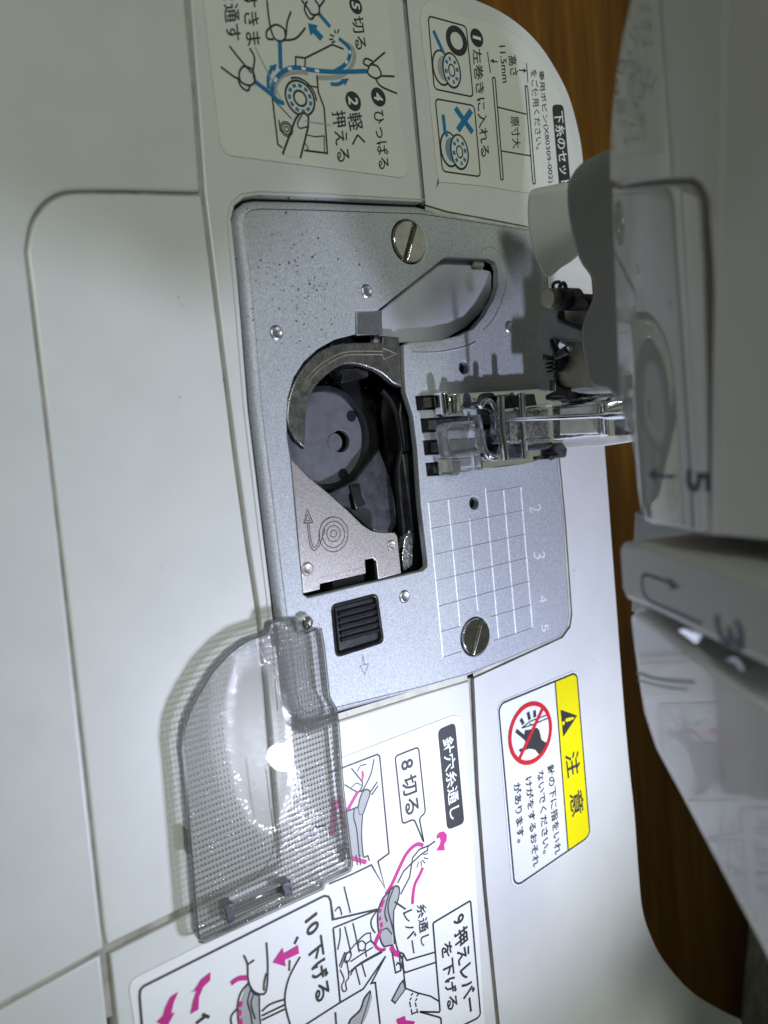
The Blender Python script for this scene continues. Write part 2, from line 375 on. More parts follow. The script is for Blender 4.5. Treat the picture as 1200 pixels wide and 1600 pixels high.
B = cr(g2([left2[1], left2[0]] + corner2[::-1] + [(200, 302)]), 4) + g2(seamB) + g2(left2[:1:-1])
slab('compartment_lid', B, -0.25, 69.7, M['white'], ext, bevel=0.4, label='rounded white lid panel of the accessory tray')
mb = MB(); mb.poly([(-100, -110, -2.2), (45, -110, -2.2), (60, -40, -2.2), (-100, -40, -2.2)])

# ------------------------------------------------------------------ sewing machine: bed
sm = thing('sewing_machine', 'white sewing machine with open bobbin compartment, silver needle plate and lowered presser foot', 'sewing machine', (20, 0, TZ))
s1 = [(298, 0), (320, 302), (336, 430), (352, 560), (372, 720), (390, 850), (407, 960), (419, 1080), (429, 1205), (441, 1352)]
s2 = [(630, 0), (659, 316), ]
s2b = [(733, 1064), (744, 1240), (755, 1385), (776, 1600)]
open_top = [(660, 316), (580, 312), (496, 308), (402, 305), (382, 309), (367, 321), (362, 342), (372, 440), (388, 640), (406, 790), (423, 930), (433, 1020), (442, 1110), (447, 1128), (459, 1141), (478, 1145), (530, 1127), (660, 1086), (733, 1064)]
dA = (G(776, 1600) - G(755, 1385)).normalized(); far2 = G(776, 1600) + dA * 70
dL = (G(182, 1600) - G(171, 1492)).normalized(); farL = G(184, 1600) + dL * 70
C0 = [Vector((-113, G(298, 0).y)), ] + g2(s1) + g2([(300, 1426), (172, 1491)]) + g2([(184, 1600)]) + [farL.xy, far2.xy] + g2(s2b[::-1]) + g2(open_top[::-1]) + g2([s2[0]]) + [Vector((-113, G(630, 0).y - 1.5))]
rC = [6] + [0] * (len(C0) - 2) + [2]
front = slab('front_casing', rnd(C0, rC), 0, 70, M['white'], sm, bevel=0.35)
# front foot of the machine body, in front of the bed
fb = [G(157, 1493).xy, G(168, 1592).xy, (G(168, 1592) + dL * 70).xy, (online(-118) + Vector((70, 0))), online(-118) + Vector((1.2, 0))]
slab('base_front', fb, -0.2, 69.8, M['tray'], sm, bevel=0.4)
back_px = [(735, 0), (776, 18), (812, 42), (842, 72), (866, 108), (887, 150), (902, 204), (909, 249), (914, 330), (943, 698), (958, 900), (973, 1100), (982, 1200), (990, 1275), (996, 1360), (1002, 1420), (1013, 1458), (1034, 1500), (1074, 1547), (1115, 1575), (1156, 1595)]
r_open = [(667, 317), (700, 327), (760, 338), (832, 352), (846, 358), (853, 376), (855, 400), (866, 560), (877, 720), (886, 813), (896, 960), (893, 981), (880, 999), (743, 1062)]
D0 = [Vector((-113, G(638, 0).y))] + g2([(638, 0)]) + g2(r_open) + g2([(751, 1240), (762, 1385), (783, 1600)]) + [(G(783, 1600) + dA * 70).xy, Vector((235, 130)), ] + cr(g2(back_px[::-1]), 4) + [Vector((-105, 13)), Vector((-111, 6))]
rear = slab('rear_casing', D0, 0, 70, M['white'], sm, bevel=0.35)
# pillar of the machine, outside the picture on the right of the bed
pil = [Vector((190, -40)), Vector((262, -40)), Vector((262, 150)), Vector((205, 150)), Vector((190, 120))]
slab('pillar', rnd(pil, 12), 150, 150.5, M['head'], sm, bevel=1.0)
for nm, px, par in (('seam_floor', [(288, -60), (292, 4), (316, 302), (334, 430), (350, 560), (370, 720), (388, 850), (405, 960), (417, 1080), (427, 1205), (439, 1351)], front), ('seam_floor', [(634, 0), (663, 316)], rear), ('seam_floor', [(737, 1062), (747.5, 1240), (758.5, 1385), (779.5, 1600), (792, 1720)], rear)):
    m_ = MB(); m_.ribbon(g2(px), 3.2, -1.1); m_.build(nm, M['seam'], par)
for px in ([(318, 302), (200, 299.5), (123, 299.5), (94, 303), (69, 319), (50, 346), (42, 385), (42, 401), (46, 440), (70, 640), (103, 930), (133, 1200), (160, 1450), (165, 1480), (176, 1592)], [(-20, 1585), (160, 1490), (300, 1423), (439, 1352)]):
    m_ = MB(); m_.ribbon(g2(px), 2.6, -0.75 - .08 * (px[0][0] < 0)); m_.build('seam_floor', M['seam'], ext)
# moulded rim round the plate opening
mb = MB()
rim = g2([(664, 312), (580, 307), (496, 303), (402, 299), (376, 303), (360, 317), (354, 342), (364, 440), (381, 640), (399, 790), (416, 930), (426, 1020), (434, 1110)])
mb.ribbon(rim, 0.28, 0.02, ridge=0.16)
mb.build('opening_rim', M['tray'], front)

mb = MB(); mb.ribbon(g2(r_open), 2.4, -0.5); mb.build('opening_seat', M['seat'], rear)
mb = MB(); mb.ribbon(g2(open_top[-3:]), 2.4, -0.5); mb.build('opening_seat', M['seat'], front)
# needle plate
OPEN = [(597, 480), (640, 446), (693, 404), (702, 402), (763, 405), (774, 410), (779, 421), (778.5, 447), (771, 468), (757, 493), (740, 513), (717, 524), (688, 531), (640, 535), (631, 540), (632, 575), (634, 612), (646, 650), (652, 700), (658, 790), (668, 875), (668, 886), (661, 892), (560, 915), (482, 934), (474, 929), (466, 850), (454, 716), (449, 685), (448, 655), (450, 621), (459, 590), (475, 565), (497, 545), (524, 530), (556, 522), (556, 486), (590, 485)]
PZ = -0.35
plate_px = [(657, 320), (580, 317), (496, 313), (405, 310.5), (388, 313), (374, 324), (369, 345), (381, 440), (398, 640), (416, 790), (433, 930), (444, 1020), (452, 1085), (457, 1108), (467, 1122), (482, 1129), (530, 1117), (660, 1081), (735, 1058), (800, 1031), (878, 996), (889, 980), (892, 960), (883, 813), (874, 720), (863, 560), (851, 400), (849, 378), (842, 362), (830, 356), (700, 331)]
slots = []
for (x0, y0, x1, y1) in ((651, 617.5, 800, 640), (659, 652.5, 800, 675), (663, 687, 800, 710), (667, 722, 712, 743)):
    sk = -0.05
    slots.append(g2([(x0, y0 + 1), (x1, y0 + sk * (x1 - x0)), (x1 + 2, y1 + sk * (x1 - x0)), (x0 + 3, y1 + 1)]))
h1 = G(727, 574); h2 = G(743, 786); sc1 = G(641, 377); sc2 = G(745, 995)
BUT = [(520, 947), (590, 929), (600.5, 1003), (527.5, 1026)]
holes = [g2(OPEN, PZ), circ(h1, 1.25, 24), circ(h2, 1.25, 24), circ(sc1, 4.05, 40), circ(sc2, 3.95, 40), rnd(g2(BUT), 1.0)] + slots
def inset(P, ds):
    n = len(P); out = []; area = sum(P[i].x * P[(i + 1) % n].y - P[(i + 1) % n].x * P[i].y for i in range(n)); sg = 1 if area > 0 else -1
    for i in range(n):
        t = (P[(i + 1) % n] - P[i - 1]).normalized(); out.append(P[i] + Vector((-t.y, t.x)) * ds[i] * sg)
    return out
pw = g2(plate_px); edge_d = [1.5] * 16 + [1.3, .9, .7, .5, .3] + [.15] * 8 + [.4, 1.0]
pin = inset(pw, edge_d)
plate = slab('needle_plate', pin, PZ, 1.6, M['plate'], sm, holes, bevel=0.2, label='satin silver needle plate with engraved seam grid')
# rolled outer edge of the plate on its front and left side
mb = MB(); n_ = len(pw); i0 = 0
for i in range(n_):
    for f_, z_ in ((0.04, PZ - .02), (.35, PZ - .1), (.7, PZ - .4), (1.0, PZ - 1.2), (1.0, PZ - 3)):
        p_ = pin[i].lerp(pw[i], f_); mb.v.append((p_.x, p_.y, z_))
for i in range(n_):
    for k in range(4): a_ = i * 5 + k; b_ = ((i + 1) % n_) * 5 + k; mb.f.append((a_, b_, b_ + 1, a_ + 1))
mb.build('rolled_edge', M['plate'], plate, angle=60)
# chamber under the plate
ch = g2([(440, 380), (800, 372), (800, 760), (690, 930), (470, 960), (440, 700)])
hole_ch = g2([(590, 470), (700, 396), (790, 404), (790, 470), (750, 522), (690, 540), (650, 545), (660, 640), (668, 790), (678, 890), (664, 900), (482, 942), (466, 930), (440, 700), (440, 600), (470, 555), (520, 520), (548, 512), (548, 480)])
slab('hook_chamber', [Vector((-60, -40)), Vector((22, -40)), Vector((22, 34)), Vector((-60, 34))], -1.98, 13, M['black'], sm, [hole_ch], bevel=0.2)
mb = MB(); mb.poly([(-60, -40, -13.5), (22, -40, -13.5), (22, 34, -13.5), (-60, 34, -13.5)])
mb.build('chamber_floor', M['black'], sm)

# screws
def screw(c, r, ang, slot_w, parent):
    base = MB(); base.lathe([(0.0, PZ - 0.5), (r - 0.05, PZ - 0.5), (r - 0.05, PZ - 1.5)], c, 40)
    R = Matrix.Rotation(ang, 2); segs = []
    root = base.build('screw', M['nickel'], parent)
    for sgn in (1, -1):
        a0 = math.asin(slot_w / 2 / r); pts = [Vector((r * math.cos(t), sgn * r * math.sin(t))) for t in np.linspace(a0, math.pi - a0, 26)]
        me = slab('screw_head_half', [R @ p + c.xy for p in (pts if sgn > 0 else pts[::-1])], PZ + 0.35, 1.3, M['nickel'], root, bevel=0.22)
    return root
screw(sc1, 3.75, math.radians(-25), 0.9, plate)
screw(sc2, 3.65, math.radians(-27), 0.9, plate)

# round embossed dots
def dot(px, r, parent, z=PZ, mat='tabmetal', h=0.26):
    c = G(*px, z); m_ = MB(); m_.lathe([(r * 1.25, z + .01), (r * 1.05, z + h * .8), (r * .9, z + h), (r * .7, z + h * .75), (r * .5, z + h * .3), (0, z + h * .3)], c, 28)
    m_.build('rivet', M[mat], parent)
for p_ in ((432, 520), (573, 455), (796, 511), (632, 932)): dot(p_, 1.0, plate)
c = G(476, 972); m_ = MB(); m_.lathe([(1.3, PZ), (1.3, PZ + .9), (1.1, PZ + 1.3), (.6, PZ + 1.5), (0, PZ + 1.55)], c, 28); m_.build('locating_stud', M['chrome'], plate)

# engraved grid
def gline(i, j): return G(672.7, 784.2).lerp(G(672.7, 784.2), 0) if False else Vector((5 * i, 5 * j))
eng = MB()
def el(p, q, w=0.26, h=.13): eng.ribbon([p, q], w, PZ + .005, ridge=h)
rows_ = {0: [(0, 2.2), (3.0, 5)], 1: [(0, 5)], 2: [(0, 5)], 3: [(0, 5)], 4: [(0, 5)], 5: [(0, 1), (2.65, 5)], 6: [(0, .95), (2.75, 5)]}
for i, sp in rows_.items():
    for a_, b_ in sp: el(gline(i, a_), gline(i, b_))
eng.build('seam_grid', M['plate'], plate); eng = MB()
for j, sp in {0: (0, 6), 1: (0, 5), 2: (.9, 4.6), 3: (-.2, 6), 4: (0, 6), 5: (0, 6)}.items(): el(gline(sp[0], j), gline(sp[1], j), 0.30 if j < 3 else .36, .05)
eng.build('seam_grid', M['grid_highlight'], plate)
z8 = zm(640, 720, 4.2857)
def ptext(body, box, parent=plate, mat='palemark'):
    return gtext(body, box, M[mat], parent, PZ + 0.03, 0.0)
M['palemark'] = plain('engraved_mark', (0.80, 0.81, 0.82), 0.35, 0.25, var=0.1)
for s_, bx_ in (('2', z8((800, 305), (812, 352), (876, 288))), ('3', z8((826, 615), (838, 662), (902, 605))), ('4', z8((862, 905), (870, 955), (915, 895))), ('5', z8((880, 1100), (888, 1150), (925, 1088)))):
    ptext(s_, bx_)
# engraved arrows and curves on the plate
def engrave(px, parent=plate, z=PZ, w=0.22, closed=False, smooth=False, mat='plate', name='engraving', ridge=0.12):
    pts = g2(px, z); pts = cr(pts, 5, closed) if smooth else pts
    m_ = MB(); m_.ribbon(pts, w, z + .006, ridge=ridge, closed=closed); return m_.build(name, M[mat], parent)
z6 = zm(420, 700, 4.0)
engrave(z6((582, 1292), (588, 1345), (598, 1352), (592, 1300)), w=.16)
engrave(z6((570, 1362), (622, 1348), (600, 1415)), closed=True, w=.18)
z4p = zm(600, 330, 3.4286)
engrave(z4p((520, 212), (565, 192), (600, 208), (640, 260), (658, 340), (640, 450), (590, 570), (530, 640)), smooth=True, w=.16)
engrave(z4p((565, 192), (575, 240)), w=.18)
engrave(z4p((150, 757), (240, 758), (330, 750), (440, 725), (490, 700)), smooth=True, w=.35, ridge=.2)
# dust specks on the plate
mb = MB()
def specks(px, n, sx, sy, smin, smax, z):
    c_ = G(*px, z)
    for _ in range(n):
        x = c_.x + random.gauss(0, sx); y = c_.y + random.gauss(0, sy); r = random.uniform(smin, smax) * (0.5 + random.random()); a_ = random.random() * 3.14; e_ = random.uniform(.3, .9)
        mb.poly([(x + r * math.cos(t) * math.cos(a_) - r * e_ * math.sin(t) * math.sin(a_), y + r * math.cos(t) * math.sin(a_) + r * e_ * math.sin(t) * math.cos(a_), z) for t in (0, 1.05, 2.1, 3.14, 4.2, 5.2)])
specks((465, 420), 110, 6, 5, .07, .22, PZ + .03); specks((470, 470), 150, 6, 6, .05, .18, PZ + .03); specks((500, 520), 60, 7, 4, .05, .13, PZ + .03)
specks((590, 445), 10, 2, 2, .05, .13, PZ + .03); specks((805, 830), 40, 3, 2.4, .04, .10, PZ + .03); specks((790, 900), 30, 4, 3, .03, .09, PZ + .03)
specks((520, 1075), 22, 4, 3, .03, .09, PZ + .03); specks((560, 880), 12, 9, 4, .02, .05, PZ + .03); specks((505, 966), 5, 1, 1, .06, .12, PZ + .03); specks((785, 748), 3, 1, 1, .05, .1, PZ + .03)
mb.build('dust_specks', M['speck'], plate, kind='stuff')
mb = MB()
for px in ((280, 622), (252, 888), (872, 1353), (970, 1285), (927, 1035), (896, 893), (884, 895), (870, 1062), (286, 475), (640, 222)): specks(px, 2, .4, .4, .06, .12, .04)
specks((330, 1000), 14, 14, 8, .03, .07, .04); specks((850, 1300), 12, 16, 8, .03, .07, .04)
mb.build('dirt_specks', M['speck'], front, kind='stuff')

# bent tab and grey inner cover seen through the opening
slab('bent_tab', g2([(557, 487), (597, 484), (598, 522), (557, 524)], PZ - .6), PZ - .6, 1.0, M['tabmetal'], plate, bevel=.15)
slab('inner_cover', g2([(585, 494), (690, 398), (752, 398), (755, 421), (768, 424), (770, 452), (756, 484), (728, 512), (690, 533), (620, 536), (585, 536)], -3), -3.0, 1.5, M['lavender'], sm, bevel=.2)
slab('inner_cover_clip', g2([(740, 405), (757, 405), (757, 417), (742, 417)], -1.8), -1.8, 0.8, M['bronze'], sm, bevel=.15)

# feed dogs with teeth
for (x0, y0, x1, y1) in ((668, 620, 800, 637), (676, 655, 800, 672), (680, 690, 800, 707), (684, 725, 800, 741)):
    a_ = G(x0, y0); b_ = G(x1, y0 - .05 * (x1 - x0)); c_ = G(x0 + 2, y1)
    xa, xb = a_.x + .15, c_.x - .1
    ya, yb = a_.y, b_.y
    prof = []; y = ya; zt = PZ - 0.35
    prof.append((ya - .3, -3.0)); 
    while y < yb: prof += [(y, zt - .7), (y + .75, zt)]; y += 0.8
    prof.append((yb, -3.0))
    m_ = MB()
    m_.poly([(xa, yy, zz) for yy, zz in prof]); m_.poly([(xb, yy, zz) for yy, zz in prof][::-1])
    for k in range(len(prof) - 1):
        (ya_, za_), (yb_, zb_) = prof[k], prof[k + 1]; m_.poly([(xa, ya_, za_), (xb, ya_, za_), (xb, yb_, zb_), (xa, yb_, zb_)])
    m_.build('feed_dog', M['dogsteel'], sm, angle=20)

# black latch button with ribs
but = slab('latch_button', rnd(g2([(523, 948), (588, 932), (598, 1001), (530, 1023)], -1), .8), -1.0, 3, M['black'], plate, bevel=.25, label='black ribbed sliding latch button')
mb = MB(); rb = g2([(520, 947), (590, 929), (600.5, 1003), (527.5, 1026)]); mb.ribbon(rnd(rb, 1.0), .55, PZ + .0, ridge=.12, closed=True); mb.build('button_frame', M['black'], but)
for k in range(5):
    t = (k + 0.6) / 6.2; p0 = Vector((528, 953)).lerp(Vector((534, 1016)), t); p1 = Vector((586, 938)).lerp(Vector((595, 1000)), t)
    q0 = G(*p0, -.9); q1 = G(*p1, -.9); m_ = MB(); m_.tube([q0, q1], .42, 10); m_.build('rib', M['black'], but)

# finger plate beside the bobbin
z5 = zm(430, 520, 4.444)
fpz = -0.9
fo = g2([(455, 717), (474, 927), (500, 921), (500.5, 903), (571, 886), (569, 875), (583, 872), (588, 877), (591, 905), (627, 896), (621, 838), (617, 832), (595, 832), (580, 829), (565, 819), (545, 799), (515, 772), (482, 745), (460, 722)], fpz)
fpl = slab('finger_plate', fo, fpz, .9, M['warm'], sm, bevel=.15, label='warm grey steel finger plate engraved with a threading symbol')
slab('finger_plate_step', g2([(498, 897), (570, 873), (572, 896), (500, 912)], fpz - .7), fpz - .7, .5, M['warm'], fpl, bevel=.1)
slab('slot_tongue', g2([(520, 908), (548, 893), (570, 897), (572, 912), (520, 924)], -2.6), -2.6, 3, M['black'], fpl, bevel=.3)
for p_, r_ in (((480, 889), .95), ((611, 852), .8)): dot(p_, r_, fpl, fpz, 'warm', .25)
def fe(*pts, closed=False, smooth=True, w=.2): return engrave(z6(*pts), fpl, fpz, w, closed, smooth, 'speck', 'engraved_symbol', .05)
fe((240, 382), (220, 470), (275, 465), closed=True, smooth=False)
fe((240, 415), (232, 455), (258, 452), closed=True, smooth=False, w=.14)
fe((240, 470), (250, 560), (262, 615), (285, 640), (312, 615), (330, 570), (345, 530), (350, 505), w=.18)
fe((250, 470), (262, 560), (272, 605), (285, 622), (300, 608), (318, 560), (316, 520), (335, 470), (370, 438), (410, 430), w=.18)
cc = G(420, 700)
for (cx, cy, r_) in ((405, 540, 108), (405, 540, 82), (405, 535, 50), (405, 535, 22)):
    p0 = G(*z6((cx, cy))[0], fpz); p1 = G(*z6((cx, cy + r_))[0], fpz); m_ = MB(); rr = (p1 - p0).length
    m_.ring(p0, rr, .17, fpz + .01); m_.build('engraved_symbol', M['speck'], fpl)

# tarnished hook rim with arrow
outer = z5((80, 600), (90, 480), (130, 350), (200, 240), (300, 140), (420, 85), (560, 68), (745, 66), (748, 18), (862, 30), (885, 378))
inner = z5((820, 350), (740, 282), (640, 236), (540, 215), (450, 230), (350, 300), (270, 390), (225, 500), (212, 640), (207, 805))
tail = z5((140, 745), (95, 660))
rimz = -1.3
hook_rim = slab('hook_rim', cr(g2(outer[:7], rimz), 4)[:-1] + g2(outer[6:], rimz) + cr(g2(inner, rimz), 4) + g2(tail, rimz), rimz, 1.6, M['brass'], sm, bevel=.3, label='tarnished curved hook rim with an engraved arrow')
def he(*pts, closed=False, smooth=True, w=.28):
    return engrave(z5(*pts), hook_rim, rimz, w, closed, smooth, 'bronze', 'engraved_arrow', .18)
he((185, 405), (230, 300), (320, 215), (430, 150), (520, 128), (620, 125), (745, 128))
he((200, 410), (250, 315), (335, 235), (440, 172), (520, 150), (620, 150), (745, 150))
he((745, 128), (748, 105), (840, 145), (752, 182), (745, 150), smooth=False)

# inner dark mechanism
slab('dark_lever', g2(z6((545, 200), (690, 10), (755, 180), (790, 350), (800, 470), (770, 525), (700, 530), (630, 505), (500, 390), (380, 285), (470, 240)), -7), -7, 1.2, M['blacksteel'], sm, [g2(z6((500, 290), (570, 265), (600, 350), (520, 385)), -7)], bevel=.2)
mb = MB(); mb.tube([G(*p, -4.5) for p in z5((740, 400), (800, 470), (845, 580), (865, 700), (878, 790), (860, 880), (850, 950), (870, 1200), (885, 1330), (905, 1600))], .55, 8); mb.build('guide_ridge', M['black'], sm)
slab('side_block', g2(z5((880, 380), (890, 560), (950, 600), (985, 820), (900, 830), (860, 560)), -3.5), -3.5, 6, M['black'], sm, bevel=.4)
slab('side_rail', g2(z5((880, 830), (985, 815), (1010, 1200), (1045, 1560), (985, 1570), (930, 1200)), -5), -5, 5, M['blacksteel'], sm, bevel=.4)
slab('glittering_clip', g2(z6((880, 505), (905, 520), (905, 735), (840, 780), (832, 680), (845, 580)), -3.2), -3.2, 2, M['chrome_rough'], sm, bevel=.3)

# ------------------------------------------------------------------ bobbin case (drops out of the hook)
cz = -9.8; cc = Vector((-14.0, -15.5))
bc = thing('bobbin_case', 'empty dark round bobbin case with a grey floor inside the needle plate opening', 'bobbin case', (cc.x, cc.y, -13.4))
hub = G(526, 690, cz); hub2 = Vector((hub.x, hub.y))
fl = slab('case_floor', circ(cc, 8.7, 56), cz, 1.2, M['case'], bc, [circ(hub2 + Vector((.0, .9)), 2.05, 24)], bevel=.15)
m_ = MB(); m_.lathe([(1.75, cz - 2), (1.75, cz - .15), (1.55, cz + .15), (0, cz + .2)], hub2 + Vector((.05, -.45)), 28); m_.build('hub', M['case'], bc)
for px in ((549, 650), (536, 741)):
    q = G(*px, cz); m_ = MB(); m_.disc(q, 1.1, cz + .03); m_.build('floor_hole', M['caserim'], fl)
m_ = MB(); m_.lathe([(8.5, cz + .1), (8.55, cz + .7), (8.8, cz + .95), (9.5, cz + .95), (9.8, cz + .6), (9.8, cz - 2.5), (8.5, cz - 2.5), (8.5, cz + .1)], cc, 64); m_.build('case_wall', M['caserim'], bc)
slab('case_tab', g2(z5((445, 260), (470, 295), (455, 355), (650, 310), (655, 255), (560, 235)), -3.6), -3.6, 3, M['black'], bc, bevel=.3)
slab('case_lug', g2(z5((520, 1060), (590, 1050), (620, 1200), (560, 1230)), -6.4), -6.4, 2.5, M['black'], bc, bevel=.3)

# ------------------------------------------------------------------ presser foot
zf = zm(640, 590, 6.6667)
pf = slab('presser_foot', g2(zf((420, 175), (520, 160), (1200, 125), (1590, 95), (1620, 800), (1200, 905), (760, 965), (745, 820), (800, 800), (860, 850), (920, 845), (960, 780), (900, 520), (870, 380), (820, 330), (620, 325), (560, 330), (430, 385), (400, 390)), 2.2), 2.2, 1.3, M['chrome'], sm, bevel=.35, label='chrome presser foot with a clear plastic toe, lowered on the needle plate')
slab('curled_toe', rnd(g2(zf((345, 150), (400, 130), (425, 160), (430, 385), (375, 395)), 3.6), .4), 3.6, 3.2, M['chrome'], pf, bevel=.7)
slab('toe_lip', g2(zf((370, 392), (585, 372), (590, 388), (375, 405)), 3.2), 3.2, 2.0, M['chrome'], pf, bevel=.2)
slab('toe_bar', rnd(g2(zf((470, 160), (530, 155), (545, 370), (480, 375)), 3.0), .3), 3.0, 1.4, M['chrome'], pf, bevel=.4)
for q in (((570, 175), (630, 172), (650, 280), (600, 320), (565, 290)), ((720, 200), (760, 165), (880, 165), (900, 300), (760, 320), (710, 260))):
    slab('foot_recess', cr(g2(zf(*q), 2.35), 4, True), 2.35, .5, M['blacksteel'], pf, bevel=.2)
mb = MB(); loop = [(745, 310), (775, 258), (830, 245), (880, 300), (905, 390), (925, 500), (945, 640), (950, 740), (915, 825), (850, 825), (800, 770), (775, 690), (765, 560)]
mb.tube(cr([G(*p, 4.2 - .9 * k / 12) for k, p in enumerate(zf(*loop))], 5), [.55] * 20 + [.75] * 30 + [.5] * 11, 12); mb.build('needle_slot_rim', M['chrome'], pf)
toe = slab('clear_toe', rnd(g2(zf((380, 510), (430, 465), (690, 445), (705, 525), (765, 530), (795, 760), (745, 800), (430, 835), (395, 640)), 6.2), .5), 6.2, 3.4, M['acrylic'], pf, bevel=.6, label='clear plastic right toe of the presser foot')
slab('clear_toe_skirt', rnd(g2(zf((425, 835), (745, 790), (760, 960), (540, 990), (515, 1022), (445, 1022)), 4.4), .4), 4.4, 4.0, M['acrylic'], toe, bevel=.5)
slab('clear_toe_ridge', rnd(g2(zf((470, 790), (720, 745), (735, 775), (640, 800), (470, 830)), 6.6), .3), 6.6, 1.2, M['acrylic'], toe, bevel=.3)
slab('clear_toe_tongue', rnd(g2(zf((680, 390), (750, 375), (780, 520), (790, 740), (720, 740), (690, 480)), 5.2), .4), 5.2, 2.4, M['acrylic'], toe, bevel=.5)
za = zm(780, 590, 5.4545)
slab('foot_body', rnd(g2(za((55, 290), (430, 255), (450, 540), (70, 560)), 6.6), .5), 6.6, 5, M['chrome_rough'], pf, bevel=.7)
slab('pin_block', rnd(g2(za((5, 150), (150, 140), (165, 265), (10, 285)), 4.2), .3), 4.2, 4, M['blacksteel'], pf, bevel=.5)
slab('pin_block', rnd(g2(za((205, 140), (310, 135), (330, 240), (210, 262)), 4.2), .3), 4.2, 4, M['blacksteel'], pf, bevel=.5)
slab('pin_block', rnd(g2(za((60, 570), (190, 560), (195, 690), (70, 695)), 5.0), .3), 5.0, 4, M['blacksteel'], pf, bevel=.5)
slab('pin_block', rnd(g2(za((260, 590), (460, 545), (465, 580), (420, 610), (265, 625)), 5.0), .3), 5.0, 4, M['blacksteel'], pf, bevel=.5)
slab('foot_heel', rnd(g2(za((480, 560), (545, 550), (590, 600), (580, 680), (420, 695), (490, 650)), 4.5), .5), 4.5, 4, M['blacksteel'], pf, bevel=.6)
mb = MB(); mb.tube([G(*p, 6.8) for p in za((185, 130), (215, 690))], .75, 14); mb.build('cross_pin', M['chrome'], pf)
mb = MB(); mb.tube(cr([G(*p, 6.0) for p in za((0, 285), (190, 262), (330, 245), (440, 235))], 4), .35, 8); mb.build('foot_edge_bar', M['chrome'], pf)
mb = MB(); mb.tube(cr([G(*p, 6.0) for p in za((10, 160), (20, 400), (50, 620), (60, 700))], 4), .7, 10); mb.build('foot_edge_bar', M['chrome'], pf)
# ankle and shank, upright
def vy(pts, Y): return [VY(x, y, Y) for x, y in pts]
NY = (0, -1, 0)
ank = face_slab('shank', vy(za((440, 240), (860, 195), (890, 500), (450, 540)), 27), NY, 6, M['chrome'], pf, bevel=.6)
face_slab('shank_panel', vy(za((512, 255), (838, 225), (838, 480), (512, 490)), 26.6), NY, 1.5, M['cream'], ank, bevel=.35)
face_slab('shank_bar', vy(za((840, 215), (900, 200), (925, 500), (850, 515)), 26), NY, 6, M['chrome'], ank, bevel=.8)
face_slab('lifter_arm', vy(za((530, 545), (1090, 490), (1110, 550), (880, 585), (560, 600)), 29), NY, 4, M['milky'], sm, bevel=.4)
face_slab('lifter_block', vy(za((915, 360), (1075, 350), (1085, 490), (920, 500)), 29.5), NY, 4, M['steelgrey'], sm, bevel=.5)
mb = MB(); mb.tube([VY(888, 620, 31), VY(1000, 612, 31)], 2.5, 20); mb.build('presser_bar', M['nickel'], sm)
face_slab('bar_screw', vy(za((385, 150), (470, 110), (560, 130), (575, 190), (460, 205), (390, 195)), 24), NY, 4, M['black'], pf, bevel=.5)
# needle
mb = MB(); n0 = VY(784, 656.5, 13); n1 = VY(1000, 646, 13)
mb.tube([n0.lerp(n1, t) for t in (0, .06, .15, .5, .75, .8, 1)], [.05, .2, .38, .44, .46, .8, .85], 14); mb.build('needle', M['chrome'], sm)

# ------------------------------------------------------------------ needle clamp and threader
zc = zm(830, 420, 8.0)
cl = face_slab('clamp_plate', vy(zc((390, 530), (720, 470), (860, 560), (900, 1500), (430, 1505), (330, 1440), (290, 1340), (330, 1250), (420, 1100), (420, 960), (300, 900), (330, 700)), 17), NY, 2, M['bronze'], sm, bevel=.4)
face_slab('clamp_body', vy(zc((165, 500), (330, 520), (345, 640), (640, 745), (640, 910), (400, 905), (290, 870), (250, 960), (300, 1060), (250, 1080), (130, 1050), (90, 950), (80, 660), (110, 600), (160, 570)), 13), NY, 2.2, M['steelgrey'], cl, bevel=.6)
cs = VY(855.5, 466, 9)
mb = MB(); mb.tube([cs + Vector((.2, 8, -.3)), cs + Vector((0, .3, 0)), cs], [1.65, 1.65, 1.4], 28); mb.build('clamp_screw', M['bronze'], cl)
mb = MB(); mb.tube([cs + Vector((.3, 6, 1.0)), cs + Vector((.2, 2.0, .6))], 1.9, 28); mb.build('clamp_collar', M['blacksteel'], cl)
def wire(pts, Y, r, n='thread_guide', mt='black'):
    m_ = MB(); m_.tube(cr(vy(zc(*pts), Y), 5), r, 8); return m_.build(n, M[mt], cl)
wire(((355, 165), (300, 170), (270, 210), (290, 270)), 12, .3)
wire(((350, 250), (370, 200), (405, 180), (430, 230), (440, 330), (435, 430), (450, 515)), 12, .36)
wire(((380, 380), (375, 480), (345, 590), (370, 640), (480, 690), (640, 745)), 12, .32)
wire(((250, 880), (265, 950), (300, 1040), (320, 1090)), 12, .36)
face_slab('clamp_knob', vy(zc((480, 345), (600, 310), (745, 395), (700, 480), (520, 522), (460, 490)), 12), NY, 5, M['black'], cl, bevel=.5)
wire(((300, 1085), (360, 1060), (450, 1010)), 12.5, .75, 'threader_hook')
face_slab('hook_tip', vy(zc((430, 985), (465, 960), (490, 1000), (460, 1035)), 12), NY, .8, M['chrome'], cl, bevel=.2)
hel = []
for k in range(60):
    t = k / 59; p_ = VY(*zc((245, 1090 + 190 * t))[0], 14.5); a_ = t * 2 * math.pi * 3.5
    hel.append(p_ + Vector((0, .9 * math.sin(a_), .9 * math.cos(a_))))
mb = MB(); mb.tube(hel, .2, 6); mb.build('spring', M['black'], cl)
face_slab('spring_post', vy(zc((280, 1090), (370, 1090), (380, 1160), (300, 1290), (280, 1290)), 15), NY, 2, M['black'], cl, bevel=.3)
face_slab('spring_seat', vy(zc((130, 1060), (280, 1090), (275, 1140), (130, 1130)), 15), NY, 2, M['black'], cl, bevel=.3)
